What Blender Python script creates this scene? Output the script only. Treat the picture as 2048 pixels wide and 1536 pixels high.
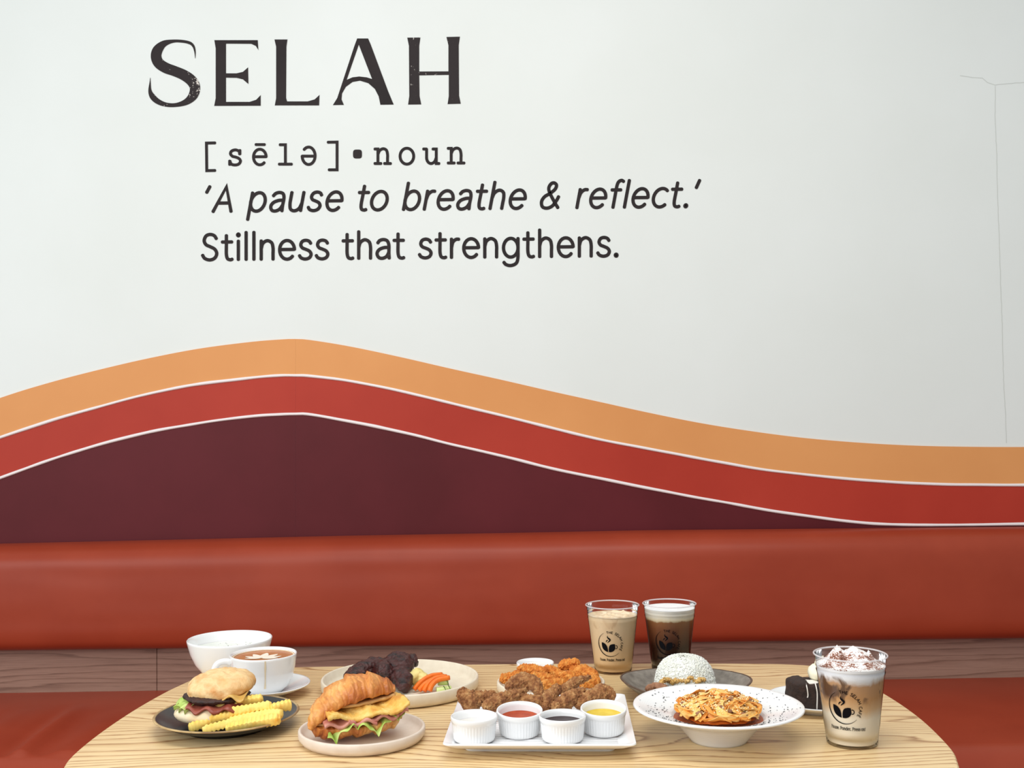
import bpy, bmesh, math, random
from mathutils import Vector, Matrix, noise
from mathutils.geometry import tessellate_polygon

scene = bpy.context.scene
for o in list(bpy.data.objects):
    bpy.data.objects.remove(o)
C = scene.collection
PI = math.pi
R = math.radians

# ------------------------------------------------------------------ camera, light, exposure
F_PX = 2180.0                      # focal length in pixels of the 2048 x 1536 frame
PITCH, ROLL = R(1.81), R(0.69)
TABLE_Z = 0.75
CAM_Z = TABLE_Z + 0.468
cd = bpy.data.cameras.new('camera')
cd.sensor_width = 36.0
cd.lens = F_PX / 2048 * 36.0
cd.clip_start = 0.02
cam = bpy.data.objects.new('camera', cd)
C.objects.link(cam)
fw = Vector((0, math.cos(PITCH), math.sin(PITCH)))
up0 = Vector((0, -math.sin(PITCH), math.cos(PITCH)))
rt0 = Vector((1, 0, 0))
rt = rt0 * math.cos(ROLL) - up0 * math.sin(ROLL)
up = rt0 * math.sin(ROLL) + up0 * math.cos(ROLL)
cam.matrix_world = Matrix(((rt.x, up.x, -fw.x, 0), (rt.y, up.y, -fw.y, 0), (rt.z, up.z, -fw.z, CAM_Z), (0, 0, 0, 1)))
scene.camera = cam

world = bpy.data.worlds.new('daylight')
scene.world = world
world.use_nodes = True
wb = world.node_tree.nodes['Background']
wb.inputs['Color'].default_value = (0.92, 0.97, 1.0, 1)
wb.inputs['Strength'].default_value = 0.46


def area(name, loc, target, sx, sy, power, col):
    l = bpy.data.lights.new(name, 'AREA')
    l.shape = 'RECTANGLE'
    l.size, l.size_y, l.energy, l.color = sx, sy, power, col
    o = bpy.data.objects.new(name, l)
    C.objects.link(o)
    o.location = loc
    o.rotation_euler = (Vector(target) - Vector(loc)).to_track_quat('-Z', 'Y').to_euler()
    return o


area('window_daylight', (-3.8, 0.2, 2.2), (0.0, 2.6, 1.0), 2.6, 2.2, 52, (0.90, 0.97, 1.0))
area('front_fill_light', (-1.5, -1.0, 2.4), (0.0, 1.9, 0.8), 3.0, 2.2, 58, (1.0, 0.99, 0.97))  # added fill above and behind the camera, brightens the fronts of the food
area('overhead_fill_light', (0.1, 1.15, 3.2), (0.1, 1.5, 0.7), 2.0, 1.0, 37, (1.0, 0.97, 0.92))  # unseen source added overhead to brighten the table top

vs = scene.view_settings
vs.view_transform = 'Standard'
vs.look = 'None'
vs.gamma = 1.0
vs.use_curve_mapping = False
vs.exposure = 0.0

# ------------------------------------------------------------------ pixel helpers (2048 x 1536 frame)


def ray(x, y):
    a, b = (x - 1024) / F_PX, (768 - y) / F_PX
    return fw + rt * a + up * b


def GZ(x, y, z):                   # point seen at a pixel, on the level z metres above the table top
    r = ray(x, y)
    return Vector((0, 0, CAM_Z)) + r * ((TABLE_Z + z - CAM_Z) / r.z)


def GY(x, y, Y):                   # point seen at a pixel, at the distance Y from the camera
    r = ray(x, y)
    return Vector((0, 0, CAM_Z)) + r * (Y / r.y)


WALL_Y, WALL_K = 3.13, 0.0


def GW(x, y, off=0.0):             # point seen at a pixel, on the back wall
    r = ray(x, y)
    return Vector((0, 0, CAM_Z)) + r * ((WALL_Y - off) / (r.y - WALL_K * r.x))


# ------------------------------------------------------------------ materials


def lin(c):
    return tuple(((v / 255) / 12.92 if v / 255 <= 0.04045 else ((v / 255 + 0.055) / 1.055) ** 2.4) for v in c) + (1,)


class NT:
    def __init__(self, name):
        self.m = bpy.data.materials.new(name)
        self.m.use_nodes = True
        self.t = self.m.node_tree
        self.b = self.t.nodes['Principled BSDF']
        self.out = self.t.nodes['Material Output']

    def n(self, kind, **kw):
        nd = self.t.nodes.new(kind)
        for k, v in kw.items():
            setattr(nd, k, v)
        return nd

    def link(self, a, b):
        self.t.links.new(a, b)

    def coords(self, scale=(1, 1, 1), kind='Object'):
        tc = self.n('ShaderNodeTexCoord')
        mp = self.n('ShaderNodeMapping')
        mp.inputs['Scale'].default_value = scale
        self.link(tc.outputs[kind], mp.inputs['Vector'])
        return mp.outputs['Vector']

    def noise(self, vec, scale, detail=4, rough=0.55, dist=0.0):
        nd = self.n('ShaderNodeTexNoise')
        nd.inputs['Scale'].default_value = scale
        nd.inputs['Detail'].default_value = detail
        nd.inputs['Roughness'].default_value = rough
        nd.inputs['Distortion'].default_value = dist
        if vec is not None:
            self.link(vec, nd.inputs['Vector'])
        return nd.outputs['Fac']

    def ramp(self, fac, stops, interp='LINEAR'):
        rp = self.n('ShaderNodeValToRGB')
        rp.color_ramp.interpolation = interp
        el = rp.color_ramp.elements
        while len(el) > 1:
            el.remove(el[-1])
        el[0].position, el[0].color = stops[0]
        for p, c in stops[1:]:
            e = el.new(p)
            e.color = c
        self.link(fac, rp.inputs['Fac'])
        return rp.outputs['Color']

    def math(self, op, a, b=None):
        nd = self.n('ShaderNodeMath', operation=op)
        for i, v in enumerate((a, b)):
            if v is None:
                continue
            if isinstance(v, (int, float)):
                nd.inputs[i].default_value = v
            else:
                self.link(v, nd.inputs[i])
        return nd.outputs[0]

    def mix(self, fac, a, b):
        nd = self.n('ShaderNodeMix', data_type='RGBA')
        for i, v in ((0, fac), (6, a), (7, b)):
            if isinstance(v, (int, float)):
                nd.inputs[i].default_value = v
            elif isinstance(v, tuple):
                nd.inputs[i].default_value = v
            else:
                self.link(v, nd.inputs[i])
        return nd.outputs[2]

    def bump(self, height, strength, dist=0.002):
        bp = self.n('ShaderNodeBump')
        bp.inputs['Strength'].default_value = strength
        bp.inputs['Distance'].default_value = dist
        self.link(height, bp.inputs['Height'])
        self.link(bp.outputs['Normal'], self.b.inputs['Normal'])


def mat(name, c1, c2=None, scale=20, rough=0.5, bump=0, bscale=None, bdist=0.002, stretch=(1, 1, 1), lo=0.35, hi=0.65,
        coat=0, sss=0, spec=0.5, c3=None, sheen=0, sssr=(0.01, 0.005, 0.003)):
    k = NT(name)
    k.b.inputs['Roughness'].default_value = rough
    k.b.inputs['Specular IOR Level'].default_value = spec
    k.b.inputs['Coat Weight'].default_value = coat
    if sss:
        k.b.inputs['Subsurface Weight'].default_value = sss
        k.b.inputs['Subsurface Radius'].default_value = sssr
        k.b.inputs['Subsurface Scale'].default_value = 1.0
    vec = k.coords(stretch)
    if c2:
        f = k.noise(vec, scale)
        st = [(lo, lin(c1)), (hi, lin(c2))]
        if c3:
            st = [(lo, lin(c1)), ((lo + hi) / 2, lin(c2)), (hi, lin(c3))]
        k.link(k.ramp(f, st), k.b.inputs['Base Color'])
    else:
        k.b.inputs['Base Color'].default_value = lin(c1)
    if bump:
        k.bump(k.noise(vec, bscale or scale, 6, 0.65), bump, bdist)
    return k.m


M = {}
M['wall'] = mat('wall_paint_white', (227, 231, 229), (223, 227, 224), 1.6, 0.55, 0.08, 160, 0.001, spec=0.35)
M['orange'] = mat('band_paint_orange', (224, 156, 96), (217, 148, 89), 2.0, 0.5, 0.1, 220, 0.001, spec=0.25)
M['red'] = mat('band_paint_red', (180, 58, 42), (170, 51, 36), 2.0, 0.5, 0.1, 220, 0.001, spec=0.25)
M['burgundy'] = mat('band_paint_burgundy', (94, 28, 35), (86, 24, 30), 3.0, 0.5, 0.1, 220, 0.001, spec=0.22)
M['bead'] = mat('white_bead', (238, 230, 230), rough=0.45)
M['crack'] = mat('crack_grey', (204, 207, 203), rough=0.8)
M['ink'] = mat('wall_letter_paint', (46, 38, 39), (36, 30, 31), 6, 0.6, 0.1, 90, spec=0.2)
M['vinyl'] = mat('terracotta_vinyl', (158, 62, 38), (151, 57, 34), 5, 0.42, 0.15, 420, 0.0006, spec=0.32)
M['ceramic'] = mat('white_ceramic', (240, 241, 242), rough=0.12, coat=0.3)
M['floor'] = mat('floor_screed', (190, 180, 165), (178, 166, 150), 3, 0.5)
M['metal'] = mat('black_metal', (38, 36, 36), rough=0.4)
M['cream'] = mat('cream_stoneware', (232, 221, 200), (225, 212, 190), 60, 0.42, 0.05, 300)
M['cream_in'] = mat('cream_stoneware_pink', (226, 212, 198), (220, 204, 188), 60, 0.45, 0.05, 300)
M['blackplate'] = mat('black_glaze', (30, 30, 32), (38, 38, 40), 40, 0.3)
M['goldrim'] = mat('bronze_rim', (196, 168, 118), (140, 108, 70), 30, 0.35)
M['stone'] = mat('grey_stone_glaze', (146, 138, 128), (104, 96, 88), 60, 0.45, 0.2, 120, 0.001, lo=0.3, hi=0.7)
M['stonerim'] = mat('brown_stone_rim', (74, 54, 42), (96, 74, 58), 60, 0.45)


def ink_worn():
    k = NT('wall_letter_paint_worn')
    v = k.coords((1, 1, 1))
    f = k.noise(v, 95, 5, 0.7)
    big = k.noise(v, 9, 2, 0.5)
    s = k.math('ADD', k.math('MULTIPLY', f, 0.62), k.math('MULTIPLY', big, 0.38))
    k.link(k.ramp(s, [(0.60, lin((44, 37, 38))), (0.625, lin((212, 204, 196)))]), k.b.inputs['Base Color'])
    k.b.inputs['Roughness'].default_value = 0.6
    k.b.inputs['Specular IOR Level'].default_value = 0.2
    return k.m


M['ink_worn'] = ink_worn()


def wood(name, light, mid, dark, fy, fx, freq, slope, rough, pore=0.3, edge=0.62, ax='Y'):
    k = NT(name)

    def gs(a, b):
        return (a, b, 1) if ax == 'Y' else (a, 1, b)
    v = k.coords(gs(fx, fy))
    f = k.noise(v, 1.0, 2.2, 0.45, 0.3)
    tc = k.n('ShaderNodeTexCoord')
    sp = k.n('ShaderNodeSeparateXYZ')
    k.link(tc.outputs['Object'], sp.inputs['Vector'])
    fld = k.math('ADD', k.math('MULTIPLY', f, freq), k.math('MULTIPLY', sp.outputs[ax], slope))
    ph = k.math('FRACT', fld)
    jag = k.math('ADD', ph, k.math('MULTIPLY', k.math('SUBTRACT', k.noise(k.coords(gs(14, 260)), 1.0, 3, 0.6), 0.5), 0.35))
    ring = k.ramp(jag, [(0.0, lin(light)), (0.50, lin(light)), (edge + 0.14, lin(mid)), (0.90, lin(dark)), (0.96, lin(mid)), (1.0, lin(light))])
    pores = k.noise(k.coords(gs(9, 420)), 1.0, 4, 0.7)
    pr = k.ramp(pores, [(0.36, lin(dark)), (0.52, (1, 1, 1, 1))])
    tone = k.ramp(k.noise(k.coords(gs(0.9, 5)), 1.0, 3), [(0.3, (0.9, 0.88, 0.86, 1)), (0.7, (1, 1, 1, 1))])
    ml = k.n('ShaderNodeMix', data_type='RGBA', blend_type='MULTIPLY')
    ml.inputs[0].default_value = pore
    k.link(ring, ml.inputs[6])
    k.link(pr, ml.inputs[7])
    m2 = k.n('ShaderNodeMix', data_type='RGBA', blend_type='MULTIPLY')
    m2.inputs[0].default_value = 1.0
    k.link(ml.outputs[2], m2.inputs[6])
    k.link(tone, m2.inputs[7])
    k.link(m2.outputs[2], k.b.inputs['Base Color'])
    k.b.inputs['Roughness'].default_value = rough
    k.bump(jag, 0.06, 0.0008)
    return k.m


M['oak'] = wood('oak_table_veneer', (240, 212, 162), (228, 194, 142), (166, 122, 78), 5.0, 1.2, 20.0, 62.0, 0.36)
M['walnut'] = wood('brown_panel_laminate', (158, 124, 108), (148, 114, 98), (124, 92, 78), 18, 1.0, 5.0, 40.0, 0.42, 0.25, ax='Z')

# ------------------------------------------------------------------ mesh helpers


def empty(name, loc, rz=0.0, label=None, cat=None, group=None):
    o = bpy.data.objects.new(name, None)
    o.empty_display_size = 0.03
    C.objects.link(o)
    o.location = loc
    o.rotation_euler = (0, 0, rz)
    tag(o, label, cat, group)
    return o


def tag(o, label=None, cat=None, group=None, kind=None):
    if label:
        o['label'] = label
    if cat:
        o['category'] = cat
    if group:
        o['group'] = group
    if kind:
        o['kind'] = kind
    return o


def mesh(name, verts, faces, m, parent=None, smooth=True, loc=None, sharp=None):
    me = bpy.data.meshes.new(name)
    me.from_pydata([tuple(v) for v in verts], [], faces)
    me.validate()
    me.update()
    bm = bmesh.new()
    bm.from_mesh(me)
    bmesh.ops.recalc_face_normals(bm, faces=bm.faces)
    bm.to_mesh(me)
    bm.free()
    if smooth:
        me.polygons.foreach_set('use_smooth', [True] * len(me.polygons))
    if sharp:
        me.set_sharp_from_angle(angle=R(sharp))
    o = bpy.data.objects.new(name, me)
    C.objects.link(o)
    me.materials.append(M[m] if isinstance(m, str) else m)
    if parent:
        o.parent = parent
    if loc is not None:
        o.location = loc
    return o


def rebase(o, base):               # move the origin of an unparented mesh made in world space to its base
    base = Vector(base)
    o.data.transform(Matrix.Translation(-base))
    o.location = base
    return o


def lathe(prof, seg=64, rad=None, close=True):
    vs_, fs = [], []
    n = len(prof)
    for i in range(seg):
        a = 2 * PI * i / seg
        for r, z in prof:
            q = rad(a, r, z) if rad else (r, z)
            vs_.append((q[0] * math.cos(a), q[0] * math.sin(a), q[1]))
    for i in range(seg):
        j = (i + 1) % seg
        for k in range(n - 1):
            a, b, c, d = i * n + k, j * n + k, j * n + k + 1, i * n + k + 1
            if prof[k][0] < 1e-6:
                fs.append((a, c, d))
            elif prof[k + 1][0] < 1e-6:
                fs.append((a, b, d))
            else:
                fs.append((a, b, c, d))
    return weld(vs_, fs)


def weld(vs_, fs):
    seen, mp, out = {}, [], []
    for v in vs_:
        k = (round(v[0], 7), round(v[1], 7), round(v[2], 7))
        if k not in seen:
            seen[k] = len(out)
            out.append(v)
        mp.append(seen[k])
    ff = []
    for f in fs:
        g = []
        for i in f:
            if mp[i] not in g:
                g.append(mp[i])
        if len(g) > 2:
            ff.append(tuple(g))
    return out, ff


def cat_rom(pts, n=8, closed=False):
    P = [Vector(p) for p in pts]
    out = []
    m = len(P)
    rng = range(m if closed else m - 1)
    for i in rng:
        p0 = P[(i - 1) % m] if closed or i > 0 else P[0] * 2 - P[1]
        p1, p2 = P[i], P[(i + 1) % m]
        p3 = P[(i + 2) % m] if closed or i + 2 < m else P[-1] * 2 - P[-2]
        for k in range(n):
            t = k / n
            out.append(0.5 * ((2 * p1) + (p2 - p0) * t + (2 * p0 - 5 * p1 + 4 * p2 - p3) * t * t + (3 * p1 - p0 - 3 * p2 + p3) * t ** 3))
    if not closed:
        out.append(P[-1].copy())
    return out


def tube(path, rads, seg=12, upv=(0, 0, 1), closed=False, sq=1.0, disp=None):
    """path of vectors, rads per point: number or (side, up) radii; ends closed with a point"""
    P = [Vector(p) for p in path]
    n = len(P)
    vs_, fs = [], []
    for i in range(n):
        if closed:
            T = (P[(i + 1) % n] - P[i - 1]).normalized()
        else:
            T = (P[min(i + 1, n - 1)] - P[max(i - 1, 0)]).normalized()
        S = T.cross(Vector(upv))
        if S.length < 1e-4:
            S = T.cross(Vector((0, 1, 0)))
        S.normalize()
        U = S.cross(T)
        r = rads[i] if isinstance(rads, list) else rads
        ra, rb = (r if isinstance(r, (list, tuple)) else (r, r))
        for k in range(seg):
            a = 2 * PI * k / seg
            ca, sa = math.cos(a), math.sin(a)
            if sq != 1.0:
                ca = math.copysign(abs(ca) ** sq, ca)
                sa = math.copysign(abs(sa) ** sq, sa)
            v = P[i] + S * ra * ca + U * rb * sa
            if disp:
                v = disp(v, P[i], i / (n - 1), a)
            vs_.append(v)
    for i in range(n if closed else n - 1):
        j = (i + 1) % n
        for k in range(seg):
            l = (k + 1) % seg
            fs.append((i * seg + k, i * seg + l, j * seg + l, j * seg + k))
    if not closed:
        for i in (0, n - 1):
            vs_.append(P[i].copy())
            c = len(vs_) - 1
            for k in range(seg):
                fs.append((i * seg + k, i * seg + (k + 1) % seg, c))
    return vs_, fs


def join(*parts):
    vs_, fs = [], []
    for a, b in parts:
        o = len(vs_)
        vs_ += [Vector(v) for v in a]
        fs += [tuple(i + o for i in f) for f in b]
    return vs_, fs


def xf(part, mtx):
    return [mtx @ Vector(v) for v in part[0]], part[1]


def box(x0, x1, y0, y1, z0, z1):
    v = [(x, y, z) for x in (x0, x1) for y in (y0, y1) for z in (z0, z1)]
    return v, [(0, 1, 3, 2), (4, 6, 7, 5), (0, 4, 5, 1), (2, 3, 7, 6), (0, 2, 6, 4), (1, 5, 7, 3)]


def bevel_obj(o, w, seg=2):
    bm = bmesh.new()
    bm.from_mesh(o.data)
    bmesh.ops.remove_doubles(bm, verts=bm.verts, dist=1e-6)
    bmesh.ops.bevel(bm, geom=bm.edges[:], offset=w, segments=seg, affect='EDGES', profile=0.5)
    bm.to_mesh(o.data)
    bm.free()
    o.data.polygons.foreach_set('use_smooth', [True] * len(o.data.polygons))
    o.data.set_sharp_from_angle(angle=R(40))
    return o


def ellipsoid(c, rx, ry, rz, su=24, sv=14, disp=None, flat=None):
    vs_, fs = [], []
    c = Vector(c)
    for j in range(sv + 1):
        t = PI * j / sv
        for i in range(su):
            a = 2 * PI * i / su
            d = Vector((math.sin(t) * math.cos(a), math.sin(t) * math.sin(a), math.cos(t)))
            v = Vector((d.x * rx, d.y * ry, d.z * rz))
            if flat is not None and v.z < flat:
                v.z = flat + (v.z - flat) * 0.12
            if disp:
                v = v + d * disp(v + c)
            vs_.append(v + c)
    for j in range(sv):
        for i in range(su):
            k = (i + 1) % su
            fs.append((j * su + i, j * su + k, (j + 1) * su + k, (j + 1) * su + i))
    return [Vector(v) for v in weld(vs_, fs)[0]], weld(vs_, fs)[1]


def fnoise(v, s, oct=3, seed=0.0):
    t, a, tot = 0.0, 1.0, 0.0
    for i in range(oct):
        t += a * noise.noise(Vector((v[0] * s + seed * 7.3, v[1] * s - seed * 3.1, v[2] * s + seed * 1.7)))
        tot += a
        a *= 0.55
        s *= 2.1
    return t / tot


# ------------------------------------------------------------------ the wall, its bands, beads and cracks
WE = math.atan(WALL_K)


def wallpt(s, z, off=0.0):         # s metres along the wall, off metres in front of it
    return Vector((s * math.cos(WE) + off * math.sin(WE), WALL_Y + s * math.sin(WE) - off * math.cos(WE), z))


wall = mesh('wall_back', [wallpt(-3.2, 0), wallpt(3.2, 0), wallpt(3.2, 3.4), wallpt(-3.2, 3.4),
                          wallpt(-3.2, 0, -.12), wallpt(3.2, 0, -.12), wallpt(3.2, 3.4, -.12), wallpt(-3.2, 3.4, -.12)],
            [(0, 1, 2, 3), (4, 7, 6, 5), (0, 4, 5, 1), (3, 2, 6, 7), (1, 5, 6, 2), (0, 3, 7, 4)], 'wall', smooth=False)
tag(wall, 'white painted wall with lettering and wavy painted bands', kind='structure')
fl = mesh('floor', *box(-3.2, 3.2, -1.5, 3.35, -0.1, 0.0), 'floor', smooth=False)
tag(fl, 'pale floor under the table and the bench', kind='structure')

# upper edges of the three bands, read off along the wall (pixels)
TOP_O = [(-900, 1230), (-600, 1065), (-350, 935), (-120, 842), (0, 796), (100, 765), (200, 739), (300, 716), (400, 697), (500, 684), (560, 679), (590, 678), (620, 680), (700, 693), (800, 714), (900, 737), (1000, 759), (1100, 782), (1200, 804), (1300, 826), (1400, 846), (1500, 862), (1600, 875), (1700, 884), (1800, 890), (1900, 893), (2048, 894), (2200, 891), (2500, 878), (2900, 850), (3100, 836)]
TOP_R = [(-900, 1310), (-600, 1145), (-350, 1013), (-120, 918), (0, 875), (100, 842), (200, 813), (300, 787), (400, 768), (500, 756), (560, 751), (590, 751), (620, 752), (700, 762), (800, 782), (900, 806), (1000, 830), (1100, 855), (1200, 879), (1300, 898), (1400, 917), (1500, 935), (1600, 948), (1700, 958), (1800, 965), (1900, 969), (2048, 970), (2200, 968), (2500, 956), (2900, 928), (3100, 914)]
TOP_B = [(-900, 1400), (-600, 1235), (-350, 1101), (-120, 1004), (0, 956), (100, 920), (200, 889), (300, 864), (400, 846), (500, 833), (560, 829), (590, 828), (620, 829), (700, 843), (800, 863), (900, 888), (1000, 911), (1100, 936), (1200, 957), (1300, 977), (1400, 996), (1500, 1014), (1600, 1030), (1700, 1043), (1780, 1049), (1900, 1050), (2048, 1048), (2200, 1046), (2500, 1034), (2900, 1006), (3100, 992)]


def curve_px(pts):
    return [(p.x, p.y) for p in cat_rom([(x, y, 0) for x, y in pts], 6)]


def cy(c, x):
    for (x0, y0), (x1, y1) in zip(c, c[1:]):
        if x0 <= x <= x1:
            return y0 + (y1 - y0) * (x - x0) / (x1 - x0)
    return c[0][1] if x < c[0][0] else c[-1][1]


co, cr_, cb = curve_px(TOP_O), curve_px(TOP_R), curve_px(TOP_B)
SEAM = 591


def band(name, lo_c, hi_c, m, x0, x1, off, label):
    n = max(8, int((x1 - x0) / 14))
    vs_, fs = [], []
    for i in range(n + 1):
        x = x0 + (x1 - x0) * i / n
        a, b = min(1118.0, cy(hi_c, x)), min(1120.0, cy(lo_c, x) if isinstance(lo_c, list) else lo_c)
        for y, of in ((a, 0.0), (a, off), (b, off), (b, 0.0)):
            vs_.append(GW(x, y, of))
    for i in range(n):
        for k in range(3):
            fs.append((i * 4 + k, i * 4 + k + 1, i * 4 + 5 + k, i * 4 + 4 + k))
    fs += [(0, 1, 2, 3), (n * 4 + 3, n * 4 + 2, n * 4 + 1, n * 4)]
    o = mesh(name, vs_, fs, m, wall, smooth=False)
    o['label'] = label
    return o


for (x0, x1, d) in ((-880, SEAM - .06, 0.0), (SEAM + .06, 3080, 0.0003)):
    band('painted_band', cr_, co, 'orange', x0, x1, 0.004 + d, 'pale orange painted wave band')
    band('painted_band', cb, cr_, 'red', x0, x1, 0.0035 + d, 'brick red painted wave band')
    band('painted_band', 1110.0, cb, 'burgundy', x0, x1, 0.003 + d, 'dark burgundy painted wave field')


def bead(name, c, label, seed):
    path, rads = [], []
    rnd = random.Random(seed)
    x = -870
    while x < 3070:
        if cy(c, x) > 1092:
            x += 9
            continue
        w = 3.1 + 0.9 * noise.noise(Vector((x * 0.006, seed, 0))) + 0.4 * noise.noise(Vector((x * 0.03, seed, 5)))
        path.append(GW(x, cy(c, x) + 0.7 * noise.noise(Vector((x * 0.012, 3 + seed, 0))), 0.0035))
        rads.append((w / F_PX * 3.13, w / F_PX * 3.13))
        x += 9
    o = mesh(name, *tube(path, rads, 8, upv=(0, -1, 0)), 'bead', None)
    tag(o, label, kind='structure')
    return o


bead('trim_1', cr_, 'thin white bead between orange and red wave bands', 1)
bead('trim_2', cb, 'thin white bead between red and burgundy wave bands', 2)


# ------------------------------------------------------------------ strokes: ribbons in the plane
def ribbon(pts, w, caps=True, wf=None):
    """polyline [(x,y)] -> verts (x,y), faces; w is width (or wf(i) per point)"""
    P = [Vector((p[0], p[1])) for p in pts]
    n = len(P)
    L, Rr = [], []
    closed = (P[0] - P[-1]).length < 1e-5
    for i in range(n):
        if closed and i in (0, n - 1):
            a, b = P[0] - P[-2], P[1] - P[0]
        else:
            a = P[i] - P[i - 1] if i else P[1] - P[0]
            b = P[i + 1] - P[i] if i < n - 1 else P[-1] - P[-2]
        a = a.normalized()
        b = b.normalized()
        t = (a + b)
        t = t.normalized() if t.length > 1e-5 else a
        nn = Vector((-t.y, t.x))
        c = max(0.45, nn.dot(Vector((-a.y, a.x))))
        h = (wf(i) if wf else w) / 2 / c
        L.append(P[i] + nn * h)
        Rr.append(P[i] - nn * h)
    vs_, fs = L + Rr, []
    for i in range(n - 1):
        fs.append((i, n + i, n + i + 1, i + 1))
    if caps and not closed:
        for e, d in ((0, -1), (n - 1, 1)):
            h = (wf(e) if wf else w) / 2
            t = ((P[1] - P[0]) if e == 0 else (P[-1] - P[-2])).normalized() * d
            nn = Vector((-t.y, t.x))
            c0 = len(vs_)
            K = 6
            for k in range(K + 1):
                a = -PI / 2 + PI * k / K
                vs_.append(P[e] + t * h * math.cos(a) * 0.8 + nn * h * math.sin(a))
            fs.append(tuple(range(c0, c0 + K + 1)))
    return vs_, fs


def arc(cx, cy_, rx, ry, a0, a1, n=18):
    return [(cx + rx * math.cos(R(a0 + (a1 - a0) * i / n)), cy_ + ry * math.sin(R(a0 + (a1 - a0) * i / n))) for i in range(n + 1)]


def spl(pts, n=6):
    return [(p.x, p.y) for p in cat_rom([(a, b, 0) for a, b in pts], n)]


S_PATH = [(.70, .83), (.60, .95), (.40, 1.0), (.20, .94), (.11, .76), (.20, .60), (.40, .52), (.62, .42), (.72, .25), (.62, .07), (.38, .0), (.14, .06), (.03, .19)]
# humanist sans: x-height 1, baseline 0; glyph = (advance width, strokes)
SANS = {
    'a': (.80, [spl([(.08, .82), (.20, .95), (.42, 1.0), (.64, .93), (.74, .70), (.74, .3), (.76, .0)]), spl([(.74, .58), (.45, .57), (.16, .46), (.04, .26), (.14, .05), (.36, .0), (.60, .10), (.74, .32)])]),
    'b': (.98, [[(.08, 1.44), (.08, 0)], arc(.50, .5, .43, .5, 0, 360, 30)]),
    'c': (.82, [arc(.5, .5, .46, .5, 48, 312, 24)]),
    'e': (.94, [[(.06, .52), (.90, .52)], arc(.48, .5, .44, .5, 2, 318, 28)]),
    'f': (.58, [spl([(.62, 1.40), (.48, 1.46), (.32, 1.38), (.26, 1.15), (.26, .6), (.26, 0)]), [(.0, .95), (.55, .95)]]),
    'g': (.98, [arc(.47, .5, .43, .5, 0, 360, 30), spl([(.90, 1.0), (.90, .4), (.89, -.08), (.78, -.34), (.48, -.45), (.20, -.40), (.06, -.27)])]),
    'h': (.88, [[(.08, 1.44), (.08, 0)], spl([(.08, .58), (.18, .86), (.44, 1.0), (.70, .88), (.78, .60), (.78, .3), (.78, 0)])]),
    'i': (.28, [[(.14, 1.0), (.14, 0)], arc(.14, 1.32, .045, .045, 0, 360, 10)]),
    'l': (.28, [[(.14, 1.46), (.14, 0)]]),
    'n': (.88, [[(.08, 1.0), (.08, 0)], spl([(.08, .58), (.18, .86), (.44, 1.0), (.70, .88), (.78, .60), (.78, .3), (.78, 0)])]),
    'o': (1.0, [arc(.5, .5, .46, .5, 0, 360, 32)]),
    'p': (.98, [[(.08, 1.0), (.08, -.45)], arc(.50, .5, .43, .5, 0, 360, 30)]),
    'r': (.52, [[(.08, 1.0), (.08, 0)], spl([(.08, .52), (.16, .82), (.34, .97), (.52, .98)])]),
    's': (.76, [spl(S_PATH)]),
    'S': (1.0, [spl([(x * 1.22 + .04, y * 1.36) for x, y in S_PATH])]),
    't': (.62, [spl([(.25, 1.30), (.25, .8), (.25, .3), (.32, .06), (.48, .0), (.60, .03)]), [(.0, .95), (.58, .95)]]),
    'u': (.88, [[(.78, 1.0), (.78, 0)], spl([(.06, 1.0), (.06, .7), (.07, .38), (.16, .10), (.40, .0), (.66, .12), (.78, .42)])]),
    'A': (1.18, [[(.04, 0), (.57, 1.34), (1.12, 0)], [(.24, .46), (.92, .46)]]),
    '&': (1.16, [spl([(1.14, .02), (.85, .35), (.48, .82), (.36, 1.10), (.46, 1.32), (.64, 1.36), (.80, 1.24), (.76, 1.02), (.50, .80), (.20, .62), (.07, .36), (.18, .08), (.48, .0), (.78, .12), (.98, .42), (1.06, .62)], 5)]),
    '.': (.30, [arc(.14, .05, .05, .05, 0, 360, 10)]),
    '`': (.26, [[(.03, 1.04), (.16, 1.36)]]),
    "'": (.30, [[(.06, 1.02), (.18, 1.42)]]),
}
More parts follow.
